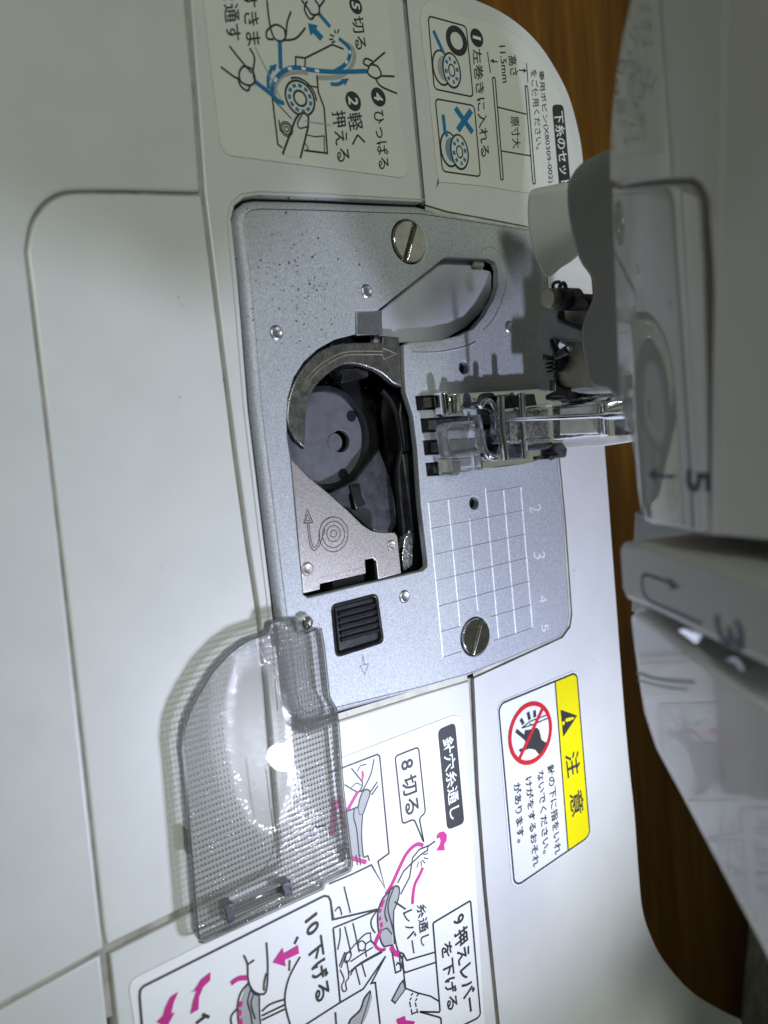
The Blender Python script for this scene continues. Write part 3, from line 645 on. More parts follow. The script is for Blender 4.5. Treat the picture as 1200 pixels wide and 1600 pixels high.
face_slab('threader_bracket', vy(zc((85, 1312), (280, 1282), (292, 1390), (235, 1395), (235, 1530), (90, 1530)), 16), NY, 1.6, M['steelgrey'], cl, bevel=.3)
face_slab('threader_bracket', vy(zc((290, 1390), (330, 1450), (440, 1510), (430, 1600), (230, 1600), (300, 1530)), 16), NY, 1.6, M['black'], cl, bevel=.3)
# threader lever: milky blade and grey arm
zl = zm(800, 230, 3.404)
def PL(pts, P0, N):
    out = []
    for x, y in pts:
        d = Vector(ray(x, y)); t = (P0 - Vector(CAM)).dot(N) / d.dot(N); out.append(Vector(CAM) + d * t)
    return out
BN = Vector((.5, -.75, .42)).normalized()
face_slab('threader_blade', cr(PL(zl((84, 275), (98, 247), (180, 228), (300, 212), (420, 260), (420, 480), (340, 592), (262, 645), (186, 698), (130, 610), (95, 490), (80, 370)), VY(862, 365, 24), BN), 3, True), BN, 3, M['milky'], sm, bevel=.6)
face_slab('threader_arm', cr(vy(zl((281, 225), (310, 140), (360, 80), (430, 40), (520, 0), (640, 10), (640, 1290), (500, 1290), (418, 1270), (385, 1180), (357, 1010), (372, 920), (418, 800), (423, 735), (400, 680), (342, 590), (292, 390)), 8), 3, True), NY, 14, M['head_matt'], sm, bevel=.9)

# ------------------------------------------------------------------ machine head above the bed
FN = (0, -1, -FS)
head = thing('tmp', 'x', 'x', (0, 0, 0)); bpy.data.objects.remove(head)
def fp(pts, d=0): return [FP(x, y, d) for x, y in pts]
frame_px = [(945, 283), (946, 250), (949, 200), (960, 120), (972, 55), (985, 0), (1003, -60), (1030, -120), (1110, -120), (1110, 300), (1114, 600), (1120, 838), (1110, 836), (1106, 600), (1100, 420), (1093, 310), (1084, 288), (1072, 280), (1040, 281), (1000, 285), (965, 290)]
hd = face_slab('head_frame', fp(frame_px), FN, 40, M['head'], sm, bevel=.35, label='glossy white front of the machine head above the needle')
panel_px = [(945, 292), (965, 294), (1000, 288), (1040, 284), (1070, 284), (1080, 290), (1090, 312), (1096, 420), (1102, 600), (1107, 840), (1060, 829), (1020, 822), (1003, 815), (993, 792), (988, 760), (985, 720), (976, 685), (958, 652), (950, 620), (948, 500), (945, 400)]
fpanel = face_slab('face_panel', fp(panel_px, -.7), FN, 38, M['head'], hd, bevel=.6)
# the front swells gently outwards, so its reflections shrink
FNn = Vector(FN).normalized(); FV = FNn.cross(Vector((1, 0, 0))); FREF = FP(1025, 600); FR_ = 58.0
def bulge(p):
    v = (p - FREF).dot(FV); return p - FNn * (v * v / (2 * FR_))
def bend(o, cuts=True):
    me = o.data; bm = bmesh.new(); bm.from_mesh(me)
    if cuts:
        for k in range(-16, 17):
            bmesh.ops.bisect_plane(bm, geom=bm.verts[:] + bm.edges[:] + bm.faces[:], plane_co=(FREF + FV * k * 1.0) * MM, plane_no=FV, dist=1e-7)
    for v in bm.verts: v.co = bulge(v.co / MM) * MM
    bm.to_mesh(me); bm.free(); finish(me, me.materials[0], 25)
bend(hd); bend(fpanel)
# upper upright front
cols = [-140, -60, 60, 200, 350, 500, 650, 780, 836]; prof = [(-1.2, -.25)]
ang = math.radians(14); y_ = z_ = 0.0
prof = [(0.25, -.6), (0.0, 0.0)]
for k in range(14):
    y_ -= math.sin(ang); z_ += math.cos(ang); prof.append((y_, z_)); ang = max(0, ang - math.radians(1.2))
zend = 150; bm = bmesh.new(); grid = []
for c_ in cols:
    b0 = bulge(FP(1109, c_, -.15)); row = [bm.verts.new((b0.x * MM, (b0.y + a_) * MM, (b0.z + d_) * MM)) for a_, d_ in prof]
    xo = 2.0 if c_ == cols[-1] else 0
    row.append(bm.verts.new(((b0.x + xo) * MM, (b0.y + y_) * MM, 120 * MM))); row.append(bm.verts.new(((b0.x + xo) * MM, (b0.y + y_ + 10) * MM, zend * MM))); grid.append(row)
for i_ in range(len(cols) - 1):
    for k in range(len(grid[0]) - 1): bm.faces.new((grid[i_][k], grid[i_ + 1][k], grid[i_ + 1][k + 1], grid[i_][k + 1]))
bmesh.ops.recalc_face_normals(bm, faces=bm.faces[:])
bmesh.ops.solidify(bm, geom=bm.faces[:], thickness=3 * MM if bm.faces[0].normal.y < 0 else -3 * MM)
me = bpy.data.meshes.new('upper_front'); bm.to_mesh(me); bm.free(); finish(me, M['head'], 40); link('upper_front', me, sm)
slab('head_core', [Vector((-52, -9)), Vector((-1, -9)), Vector((-1, 60)), Vector((-52, 60))], 149, 78, M['head'], sm, bevel=2)
# thread channel strip between two slots
strip_px = [(966, 858), (970, 848), (985, 846), (1010, 850), (1100, 878), (1200, 918), (1300, 960), (1300, 1095), (1200, 1045), (1130, 1012), (1060, 975), (1010, 950), (978, 938), (970, 920)]
st = face_slab('thread_channel', fp(strip_px, 1.0), FN, 24, M['head_satin'], sm, bevel=.9, label='white strip between the thread slots, printed with an arrow and the number 3')
slab_back = fp([(990, 800), (1300, 840), (1300, 1200), (1120, 1040), (985, 955)], -9)
face_slab('slot_back', slab_back, FN, 20, M['head_matt'], sm, bevel=.5)
right_px = [(981, 962), (990, 952), (1003, 956), (1060, 1000), (1130, 1050), (1200, 1098), (1300, 1150), (1420, 1220), (1420, 1990), (1300, 1720), (1240, 1590), (1180, 1470), (1120, 1356), (1060, 1242), (1022, 1172), (1002, 1112), (994, 1060), (987, 1010)]
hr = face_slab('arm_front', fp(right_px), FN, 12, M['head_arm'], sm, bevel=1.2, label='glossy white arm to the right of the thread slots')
# groove on the arm
def fstroke(px, w, d, mt, parent, name='print'):
    P = fp(px, 0); o2, f = fr(P, FN); m_ = MB(); m_.ribbon([Vector(p) for p in o2], w, d); O, U_, V_, N_ = f
    m_.v = [tuple(O + U_ * v[0] + V_ * v[1] + N_ * v[2]) for v in m_.v]; return m_.build(name, M[mt], parent)
zs = zm(930, 780, 4.444)
fstroke(zs((300, 1255), (420, 1290), (520, 1310), (640, 1318)), .3, .03, 'inkgrey', hr, 'groove')
fstroke(zs((290, 1205), (310, 1210), (420, 1245), (540, 1260), (690, 1270)), .45, .03, 'inkgrey', hr, 'groove')
# printed arrow and number on the strip
def sstroke(px, w, d, mt, parent, base, name='print'):
    P = fp(px, base); o2, f = fr(P, FN); m_ = MB(); m_.ribbon([Vector(p) for p in o2], w, d); O, U_, V_, N_ = f
    m_.v = [tuple(O + U_ * v[0] + V_ * v[1] + N_ * v[2]) for v in m_.v]; return m_.build(name, M[mt], parent)
sstroke(zs((745, 868), (560, 785), (420, 725), (365, 695), (335, 645), (325, 590), (330, 540), (350, 520), (440, 550), (530, 585)), .42, .04, 'navy', st, 1.0)
P = fp(zs((505, 540), (590, 608), (525, 632)), 1.0); m_ = MB(); m_.poly([p + Vector((0, -.9, -.43)) * .05 for p in P]); m_.build('print', M['navy'], st)
text3('3', FP(*zs((815, 800))[0], 1.05), FP(*zs((870, 1030))[0], 1.05), FP(*zs((1000, 830))[0], 1.05), M['navy'], st, .02)
zh = zm(920, 420, 3.81)
LASTT = text3('5', FP(*zh((570, 1195))[0], -.62), FP(*zh((575, 1330))[0], -.62), FP(*zh((690, 1200))[0], -.62), M['navy'], hd, .02)
bend(LASTT, False)
bend(sstroke(zh((510, 1238), (390, 1230)), .4, .06, 'navy', hd, -.7), False)
P = fp(zh((345, 1225), (395, 1185), (390, 1270)), -.64); m_ = MB(); m_.poly(P); bend(m_.build('print', M['navy'], hd), False)
# thread guide bits in the right slot
face_slab('guide_bit', fp(zs((570, 910), (605, 895), (750, 940), (700, 1005)), .3), FN, 1, M['chrome'], hr, bevel=.15)
face_slab('guide_bit', fp(zs((890, 1120), (960, 1090), (1010, 1130), (1045, 1200), (1010, 1190), (960, 1130)), .3), FN, 1, M['tabmetal'], hr, bevel=.15)
# arm casing above and behind, out of the picture
armz = FP(1180, 1470)
slab('arm_casing', rnd([Vector((8, 15)), Vector((262, 15)), Vector((262, 128)), Vector((8, 128))], 10), 150, 38, M['head'], sm, bevel=2)
# unseen skirt added behind the lamp to keep its light off the table
face_slab('lamp_light_blocker', [Vector((10, 44, 113)), Vector((192, 44, 113)), Vector((192, 44, 56)), Vector((10, 44, 56))], NY, 3, M['head'], sm, bevel=.5)
# work lamp under the arm
m_ = MB(); m_.lathe([(0, LAMP.z + 2.4), (1.0, LAMP.z + 2.55), (1.5, LAMP.z + 3.0)], (LAMP.x, LAMP.y), 28)
mh = MB(); mh.lathe([(1.5, LAMP.z + 3.0), (5.5, LAMP.z + 3.6), (7, LAMP.z + 6), (7, LAMP.z + 16)], (LAMP.x, LAMP.y), 28); mh.build('lamp_housing', M['head_matt'], sm)
m_.build('lamp_lens', M['led'], sm)
sp = lamp('work_lamp_light', 'SPOT', LAMP, 0.62, (0.72, 0.77, 1.0), spot_size=math.radians(146), spot_blend=1.0, shadow_soft_size=0.0034)
sp.rotation_euler = Vector((-0.75, 0.0, -0.85)).to_track_quat('-Z', 'Y').to_euler()

# ------------------------------------------------------------------ printed labels
LZ = 0.10; IZ = LZ + 0.03
class Label:
    def __init__(s, name, outline, mat, label, r=1.0, skip=()):
        s.o = slab(name, outline, LZ, 0.14, mat, sm, bevel=0.03, label=label, res=1)
        m_ = MB(); m_.ribbon(outline, 0.13, LZ - .075, ridge=.03, closed=True); m_.build('label_edge', M['faint'], s.o)
        s.b = {}; s.n = 0
    def z(s): s.n += 1; return IZ + s.n * 0.0006
    def st(s, px, w=.3, c='ink', smooth=False, closed=False):
        p = g2(px, IZ); p = cr(p, 5, closed) if smooth else p
        if c == 'magenta':
            m_ = MB(); m_.ribbon(p, w, s.z(), closed=closed); m_.build('printed_thread', M[c], s.o); return
        s.b.setdefault(c, MB()).ribbon(p, w, s.z(), closed=closed)
    def fill(s, px, c='ink', smooth=False, r=0):
        p = g2(px, IZ); p = cr(p, 5, True) if smooth else (rnd(p, r) if r else p)
        slab('printed_shape', p, s.z(), .012, M[c], s.o, bevel=0.0005, res=0)
    def rad(s, c, rv): return (G(*c, IZ) - G(c[0], c[1] + rv, IZ)).length
    def ring(s, c, rv, w, col_='ink'): s.b.setdefault(col_, MB()).ring(G(*c, IZ), s.rad(c, rv), w, s.z())
    def disc(s, c, rv, col_='ink'):
        m_ = MB(); m_.disc(G(*c, IZ), s.rad(c, rv), s.z()); m_.build('printed_shape', M[col_], s.o)
    def arc(s, c, rv, w, a0, a1, col_='ink', n=8):
        C = G(*c, IZ); r = s.rad(c, rv); s.b.setdefault(col_, MB()).ribbon([Vector((C.x + r * math.cos(t), C.y + r * math.sin(t))) for t in np.linspace(a0, a1, n)], w, s.z())
    def dashes(s, c, rv, w, n, col_='blue', duty=.6):
        for k in range(n): s.arc(c, rv, w, 2 * math.pi * k / n, 2 * math.pi * (k + duty) / n, col_, 5)
    def text(s, body, box, c='ink', bold=.01): gtext(body, box, M[c], s.o, s.z() + .02, bold)
    def num(s, d, c, rv):
        s.disc(c, rv); C = G(*c, IZ + .06); r = s.rad(c, rv); h = r * .62; w = r * (.17 if d == '1' else .42)
        text3(d, C + Vector((-w, -h, 0)), C + Vector((w, -h, 0)), C + Vector((-w, h, 0)), M['whiteink'], s.o, .02)
    def done(s):
        for c, m_ in s.b.items(): m_.build('printed_drawing', M[c[1:] if c[0] == 'd' and c[1:] in M else c], s.o)

# --- label with the lower thread steps, front half of the arm
a1 = zm(300, 0, 3.3333)
L = Label('thread_label', rnd(g2(a1((40, -260), (60, 0), (150, 760), (185, 808), (1095, 925), (1122, 905), (1020, 0), (985, -260)), IZ), [0, 0, 1.5, 2, 1.5, 1.5, 0, 0]), M['label'], 'cream instruction label with blue thread drawing and hands, on the bed in front of the seam')
L.num('5', a1((853, 30))[0], 12.5); L.num('2', a1((840, 527))[0], 15); L.num('4', a1((971, 505))[0], 14.5)
L.text('切る', a1((830, 88), (852, 262), (890, 80)))
L.text('軽く', a1((806, 592), (832, 757), (882, 582)))
L.text('押える', a1((726, 582), (757, 848), (798, 570)))
L.text('ひっぱる', a1((945, 580), (975, 885), (1002, 570)))
L.text('すきま', a1((258, -45), (284, 240), (335, -50)))
L.text('を通す', a1((154, -75), (180, 218), (232, -82)))
gp = a1((432, 505), (440, 440), (478, 395), (540, 378), (605, 382)); L.st(gp, .55, 'palegrey', True)
L.st(a1((655, 405), (760, 400), (820, 360), (846, 300), (835, 250), (800, 225)), .75, 'palegrey', True)
L.st(a1((416, 500), (422, 440), (447, 398), (492, 363), (545, 352), (650, 368), (760, 374), (912, 370)), .75, 'blue', True)
L.st(a1((740, 374), (795, 338), (822, 290), (815, 245), (765, 200)), .7, 'blue', True)
for q in (((500, 360), (520, 355)), ((570, 355), (592, 359)), ((640, 367), (662, 370)), ((800, 330), (810, 315)), ((822, 280), (822, 262)), ((440, 405), (430, 425))): L.st(a1(*q), .5, 'whiteink')
L.st(a1((328, 425), (400, 480), (455, 530), (480, 535)), .75, 'blue', True); L.st(a1((457, 215), (462, 362)), .75, 'blue'); L.st(a1((662, 72), (720, 140)), .7, 'blue')
L.st(a1((398, 462), (398, 400), (418, 352)), .6, 'blue', True); L.fill(a1((400, 345), (443, 332), (432, 372)), 'blue')
L.st(a1((722, 437), (760, 438), (795, 420)), .6, 'blue', True); L.fill(a1((775, 412), (818, 408), (798, 446)), 'blue')
L.fill(a1((603, 120), (655, 132), (648, 150), (685, 190), (668, 213), (630, 172), (617, 185)), 'blue')
L.st(a1((650, 392), (658, 480), (688, 560), (705, 798), (585, 783)), .32); L.st(a1((588, 745), (605, 770), (600, 785)), .2); L.st(a1((590, 700), (640, 712), (688, 708), (690, 790)), .2)
L.st(a1((418, 505), (447, 752), (472, 770)), .3); L.st(a1((600, 445), (655, 455)), .25)
L.st(a1((540, 345), (540, 296), (590, 302), (588, 350)), .3); L.st(a1((590, 302), (730, 232), (790, 256)), .3)
c1 = a1((563, 512))[0]; L.ring(c1, 26.5, .36); L.ring(c1, 11.5, .36); L.dashes(c1, 19.5, .55, 11)
L.arc(c1, 31, .3, 1.6, 3.6)
L.fill(a1((472, 803), (538, 622), (560, 593), (590, 590), (606, 612), (604, 665), (564, 824)), 'label'); L.st(a1((472, 803), (538, 622), (560, 593), (590, 590), (606, 612), (604, 665), (564, 824)), .38)
L.st(a1((572, 600), (550, 640), (560, 668), (600, 660)), .26, smooth=True); L.st(a1((585, 630), (722, 652)), .16, 'inkgrey')
L.st(a1((452, 625), (460, 680), (475, 685)), .25); 
for r_ in (4, 8, 11): L.ring(a1((492, 672))[0], r_, .2)
L.st(a1((328, 245), (465, 520)), .18, 'inkgrey'); L.st(a1((425, 520), (520, 620)), .18)
def hand(pts): L.st(a1(*pts), .32, smooth=True)
hand(((390, 0), (398, 80), (410, 150), (430, 200), (465, 215), (488, 190), (495, 120), (515, 60))); hand(((410, 140), (440, 128), (478, 150), (486, 185))); hand(((410, 140), (388, 165), (392, 200), (425, 205))); hand(((470, 210), (540, 200), (590, 145)))
hand(((195, 240), (250, 310), (310, 380))); hand(((300, 250), (325, 300), (318, 370), (326, 420))); hand(((150, 348), (220, 400), (250, 410))); hand(((265, 345), (245, 380), (255, 425), (300, 445), (328, 420), (310, 360), (265, 345))); hand(((240, 412), (255, 450), (290, 472), (303, 440)))
hand(((570, 0), (600, 40), (625, 75), (660, 70), (660, 30), (640, 0))); hand(((600, 5), (585, 45), (605, 90), (625, 98), (640, 75))); hand(((660, 40), (690, 0)))
hand(((1005, 272), (960, 310), (920, 345))); hand(((925, 340), (915, 380), (955, 408), (985, 390), (965, 345), (925, 335))); hand(((920, 345), (893, 330), (905, 305), (940, 318))); hand(((985, 395), (1055, 398))); hand(((955, 408), (985, 450), (1068, 487)))
for q in (((740, 190), (718, 180)), ((748, 175), (742, 155)), ((757, 172), (765, 152)), ((735, 205), (715, 205)), ((745, 215), (728, 222))): L.st(a1(*q), .25)
L.done()

# --- label with the bobbin, rear half of the arm
a2 = zm(620, 0, 3.3333)
L = Label('bobbin_label', cr(g2(a2((132, 30), (330, 76), (520, 130), (640, 200), (760, 330), (830, 450), (885, 610), (930, 850), (945, 1010), (700, 1005), (450, 968), (240, 947), (216, 920), (170, 480)), IZ), 4, True), M['label'], 'cream instruction label with two bobbin pictures and a dark heading, at the rounded end of the bed')
def box(q, r=1): L.st([], .1) if False else L.b.setdefault('ink', MB()).ribbon(rnd(g2(a2(*q), IZ), r), .3, L.z(), closed=True)
box(((163, 82), (362, 137), (398, 505), (195, 463))); box(((200, 514), (404, 550), (436, 920), (238, 892)))
L.num('1', a2((417, 197))[0], 14)
L.text('左巻きに入れる', a2((393, 258), (440, 822), (440, 248))); L.text('高さ', a2((578, 292), (592, 398), (622, 285))); L.text('11.5mm', a2((534, 238), (552, 432), (564, 236)))
L.text('原寸大', a2((592, 608), (604, 775), (636, 603))); L.text('専用ボビン(X80309-002)', a2((734, 372), (788, 957), (766, 366)), bold=.006); L.text('をご使用ください。', a2((696, 364), (726, 780), (730, 360)), bold=.006)
L.st(a2((472, 270), (488, 380)), .25); L.st(a2((676, 328), (683, 430)), .25); L.st(a2((525, 322), (495, 318)), .25); L.fill(a2((485, 316), (505, 306), (507, 330))); L.st(a2((635, 365), (668, 368)), .25); L.fill(a2((678, 368), (660, 356), (660, 380)))
for q in (((498, 403), (512, 403), (555, 935), (542, 937)), ((668, 448), (681, 448), (722, 957), (709, 958))): L.b['ink'].ribbon(rnd(g2(a2(*q), IZ), .4), .3, L.z(), closed=True)
L.st(a2((526, 558), (676, 595)), .28); L.st(a2((546, 786), (698, 812)), .28)
L.fill(a2((808, 545), (868, 545), (912, 1030), (852, 1040)), 'ink', r=1.2); L.text('下糸のセット', a2((818, 582), (856, 980), (866, 577)), 'whiteink')
L.ring(a2((312, 212))[0], 18, 1.15)
L.st(a2((305, 562), (395, 690)), 1.15, 'blue'); L.st(a2((388, 575), (318, 678)), 1.15, 'blue')
for cx, cy, bl in ((285, 367, ((190, 160), (245, 280))), (325, 792, ((240, 598), (250, 690), (262, 712)))):
    c_ = a2((cx, cy))[0]; cb = a2((cx - 52, cy - 14))[0]
    def ell(px, rv, q=.70): C_ = G(*px, IZ); r_ = L.rad(px, rv); return circ(C_, r_, 36, r_ * q)
    slab('printed_shape', ell(cb, 26), L.z(), .012, M['label'], L.o, bevel=.0005, res=0); L.b['ink'].ribbon(ell(cb, 26), .36, L.z() + .002, closed=True)
    thr = ell(a2((cx - 40, cy - 10))[0], 19) ; L.n += 8
    slab('printed_shape', thr, L.z() + .01, .012, M['palegrey' if cy < 500 else 'threadblue'], L.o, bevel=.0005, res=0); L.n += 25
    slab('printed_shape', ell(a2((cx - 18, cy - 4))[0], 19), L.z() + .01, .012, M['palegrey' if cy < 500 else 'threadblue'], L.o, bevel=.0005, res=0); L.n += 25
    slab('printed_shape', ell(c_, 26), L.z() + .01, .012, M['label'], L.o, bevel=.0005, res=0); L.n += 25
    L.b['ink'].ribbon(ell(c_, 26), .36, L.z(), closed=True); L.b['ink'].ribbon(ell(c_, 9), .3, L.z(), closed=True)
    E_ = ell(c_, 17.5)
    for k in range(8): L.b.setdefault('blue', MB()).ribbon([E_[(k * 36 // 8 + i_) % 36] for i_ in range(3)], .7, L.z())
    L.st(a2(*bl), .7, 'blue')
L.done()

# --- caution label
a6 = zm(760, 1030, 4.3243)
cw = rnd(g2(a6((75, 350), (92, 290), (590, 78), (622, 95), (706, 1170), (690, 1215), (215, 1540), (172, 1525)), IZ), [2, 2.5, 2.5, 2, 2, 2, 2, 2])
L = Label('caution_label', cw, M['label_cool'], 'white and yellow caution label with a crossed-out hand in a red ring')
yb = g2(a6((464, 149), (592, 96), (613, 115), (698, 1168), (678, 1208), (553, 1300)), IZ)
slab('yellow_band', rnd(yb, [0, 1.2, 1.2, 1.8, 1.2, 0]), L.z() + .01, .012, M['yellow'], L.o, bevel=.0005, res=0); L.n += 25
L.b['ink'] = MB(); L.b['ink'].ribbon(rnd(g2(a6((84, 345), (105, 298), (592, 96), (613, 115), (698, 1168), (678, 1208), (222, 1520), (188, 1505)), IZ), 1.6), .42, L.z(), closed=True)
L.st(a6((464, 149), (553, 1300)), .38)
L.fill(a6((500, 340), (614, 381), (518, 528)), 'ink', r=.4); L.n += 30
L.fill(a6((530, 408), (548, 396), (588, 390), (596, 400), (560, 418), (538, 424)), 'yellow', r=.2); L.disc(a6((520, 432))[0], 3.2, 'yellow')
L.text('注', a6((530, 648), (548, 808), (622, 606)), bold=.014); L.text('意', a6((560, 915), (577, 1075), (648, 868)), bold=.012)
for s_, q in (('針の下に指をいれ', ((410, 726), (462, 1328), (458, 702))), ('ないでください。', ((343, 768), (384, 1322), (388, 742))), ('けがをするおそれ', ((262, 810), (316, 1412), (308, 785))), ('があります。', ((184, 852), (212, 1248), (232, 822)))): L.text(s_, a6(*q), bold=.016)
rc = a6((298, 499))[0]; L.n += 20
L.fill(a6((255, 500), (262, 478), (285, 478), (340, 462), (356, 478), (372, 545), (408, 566), (380, 638), (352, 642), (330, 612), (290, 604), (228, 628), (216, 612), (250, 598), (272, 585), (258, 545)), 'ink', r=.3)
for q in (((231, 404), (250, 438)), ((280, 358), (292, 408)), ((324, 346), (327, 392)), ((200, 482), (270, 540))): L.st(a6(*q), .85)
L.n += 20
L.st(a6((238, 466), (295, 420), (404, 378)), .24); L.st(a6((240, 466), (320, 440), (414, 398)), .24); L.disc(a6((297, 438))[0], 1.6)
L.n += 25; m_ = MB(); m_.ring(G(*rc, IZ), L.rad(rc, 45.5), .95, L.z()); m_.build('prohibition_ring', M['red'], L.o); L.st(a6((378, 335), (222, 672)), .8, 'red')
L.done()

# --- needle threading label
a4 = zm(500, 1100, 4.2857); a5 = zm(480, 1340, 4.0); a7 = zm(190, 1380, 2.927)
tail_px = [(535, 1184), (710, 1117), (722, 1121), (726, 1147), (745, 1392), (755, 1565), (770, 1720), (228, 1720), (202, 1545), (205, 1534), (213, 1527), (320, 1474), (502, 1386), (470, 1208)]
L = Label('threading_label', rnd(g2(tail_px, IZ), [0, 1, 1, 0, 0, 0, 0, 0, 1, 1, 1, 0, 1, 2]), M['label_cool'], 'white instruction label with magenta needle threading drawings and steps eight to ten')
L.fill(a4((788, 172), (905, 122), (968, 798), (852, 846)), 'ink', r=1.2); L.text('針穴糸通し', a4((818, 240), (870, 785), (892, 208)), 'whiteink', .014)
L.b['ink'] = MB(); K = L.b['ink']
K.ribbon(rnd(g2(a4((503, 350), (660, 288), (707, 730), (664, 762), (697, 932), (630, 770), (552, 804)), IZ), .8), .34, L.z(), closed=True)
L.text('8 切る', a4((532, 392), (572, 758), (632, 350)), bold=.02)
L.st(a4((60, 462), (385, 337), (400, 352), (462, 1000), (388, 1054), (436, 1235), (344, 1078), (215, 1140), (60, 1205)), .34)
L.st(a4((692, 950), (660, 938), (620, 958), (575, 1010), (530, 1100), (480, 1210), (440, 1275)), .75, 'magenta', True)
L.st(a4((690, 1095), (665, 1150), (635, 1210), (622, 1290), (620, 1340)), .7, 'magenta', True)
L.fill(a4((780, 880), (800, 858), (830, 852), (850, 875), (848, 915), (832, 940), (836, 980), (778, 982), (800, 945), (808, 915), (800, 895), (782, 905)), 'magenta')
L.st(a4((772, 918), (720, 955)), .34); L.st(a4((722, 950), (665, 975), (620, 1030), (615, 1065), (680, 1005), (720, 980), (722, 950)), .32); L.st(a4((615, 1065), (560, 1120), (520, 1200)), .32); L.st(a4((615, 1065), (600, 1160), (540, 1275)), .32)
for q in (((690, 1010), (725, 1000)), ((695, 1030), (725, 1038)), ((685, 1045), (705, 1068)), ((675, 1050), (680, 1088)), ((660, 1055), (650, 1095))): L.st(a4(*q), .22)
# finger inset of the upper left box
L.st(a4((210, 430), (250, 480), (285, 530), (262, 585), (230, 580), (165, 540)), .3, smooth=True); L.st(a4((362, 370), (340, 470), (290, 570), (262, 588)), .3, smooth=True); L.st(a4((210, 560), (245, 530), (275, 545)), .22, smooth=True)
L.st(a4((250, 455), (270, 415), (312, 405)), .22, smooth=True); L.fill(a4((278, 450), (290, 445), (296, 480), (286, 522), (278, 490)), 'magenta')
L.st(a4((255, 585), (215, 655), (180, 720)), .7, 'magenta')
L.fill(a4((300, 575), (325, 575), (335, 600), (315, 660), (285, 740), (262, 735), (255, 690), (275, 610)), 'palegrey', True); L.st(a4((300, 575), (325, 575), (335, 600), (315, 660), (285, 740), (262, 735), (255, 690), (275, 610)), .3, smooth=True, closed=True)
L.fill(a4((188, 715), (250, 690), (262, 740), (285, 745), (278, 880), (290, 1025), (210, 1030), (120, 1040), (100, 760)), 'palegrey'); L.n += 25
L.st(a4((100, 740), (188, 715), (250, 690)), .3); L.st(a4((230, 700), (225, 760), (245, 840), (262, 1020)), .28, smooth=True); L.st(a4((285, 745), (278, 880), (290, 1025)), .28, smooth=True); L.st(a4((330, 600), (385, 520)), .28); L.st(a4((345, 610), (388, 548)), .28)
L.st(a4((205, 1030), (310, 1060)), .8, 'magenta', True); L.st(a4((240, 1010), (250, 1080)), .25); L.st(a4((265, 1010), (270, 1080)), .25); L.st(a4((290, 1030), (320, 1015), (330, 1050)), .28)
L.fill(a4((60, 650), (150, 625), (165, 645), (120, 680), (100, 880), (55, 885), (75, 690)), 'magenta')
L.st(a4((-35, 815), (0, 820), (40, 812)), .4)
# main drawing
L.fill(a5((500, 225), (530, 190), (560, 177), (576, 200), (565, 270), (540, 330), (530, 420), (535, 545), (480, 556), (455, 520), (442, 430), (442, 340), (470, 260)), 'palegrey'); L.n += 25
for q in (((500, 225), (530, 190), (560, 177), (576, 200), (565, 270), (540, 330)), ((500, 225), (470, 260), (442, 340), (442, 430), (460, 520), (480, 556)), ((520, 200), (495, 280), (485, 350), (500, 400)), ((540, 190), (510, 270), (505, 330), (520, 390), (540, 470), (545, 540))): L.st(a5(*q), .32, smooth=True)
L.st(a5((480, 556), (535, 545)), .3); L.st(a5((455, 455), (500, 440), (530, 480)), .25)
L.st(a5((545, 275), (615, 322)), .35); L.st(a5((540, 330), (540, 440), (560, 560), (595, 640), (605, 740), (615, 815)), .32, smooth=True)
for q in (((480, 262), (462, 310)), ((458, 318), (452, 345)), ((452, 370), (455, 392)), ((460, 405), (466, 435))): L.st(a5(*q), .6, 'magenta')
L.st(a5((468, 445), (440, 490), (425, 545), (455, 575), (490, 572)), .6, 'magenta', True); L.st(a5((525, 555), (545, 595), (580, 605)), 1.0, 'magenta', True); L.st(a5((425, 545), (465, 450)), .5, 'magenta')
L.st(a5((440, 325), (400, 390), (405, 440), (425, 470)), .3, smooth=True)
L.st(a5((155, 388), (440, 322)), .34)
L.st(a5((145, 262), (158, 388)), .34); L.st(a5((162, 440), (430, 330)), .3); L.st(a5((162, 440), (206, 905)), .34); L.st(a5((-20, 1050), (206, 905), (350, 820), (490, 615)), .34)
L.st(a5((490, 615), (400, 785), (425, 780), (455, 1040)), .34)
for q in (((230, 180), (270, 345)), ((172, 335), (200, 308), (216, 358)), ((205, 440), (205, 500), (190, 575)), ((235, 430), (275, 605)), ((285, 408), (325, 590)), ((300, 680), (330, 795)), ((340, 655), (365, 745))): L.st(a5(*q), .26, smooth=True)
for q in (((235, 590), (200, 680)), ((245, 590), (210, 690)), ((205, 700), (230, 760), (215, 800), (225, 835), (245, 825), (240, 780), (260, 740), (245, 640)), ((250, 600), (300, 540), (360, 480), (400, 470)), ((270, 650), (330, 610), (410, 560)), ((260, 720), (330, 660), (480, 575)), ((320, 530), (345, 520), (365, 545), (350, 580), (322, 570), (320, 530)), ((365, 540), (400, 520), (420, 545)), ((360, 560), (370, 620)), ((395, 470), (400, 520), (425, 545)), ((270, 735), (310, 680), (470, 590)), ((245, 600), (235, 650), (255, 650), (275, 610), (262, 590), (245, 600))): L.st(a5(*q), .24, smooth=True)
L.st(a5((575, 590), (600, 600), (622, 642), (800, 590)), .3); L.st(a5((600, 600), (590, 680), (612, 718), (800, 655)), .3); L.st(a5((530, 590), (552, 720), (585, 705), (575, 600)), .3); L.st(a5((555, 675), (565, 655), (580, 670)), .25)
L.fill(a5((598, 768), (612, 820), (548, 908), (528, 890), (580, 790)), 'palegrey'); L.n += 20; L.st(a5((598, 768), (612, 820), (548, 908), (528, 890), (580, 790)), .3, closed=True)
L.st(a5((612, 815), (690, 845), (770, 865), (828, 900)), .3)
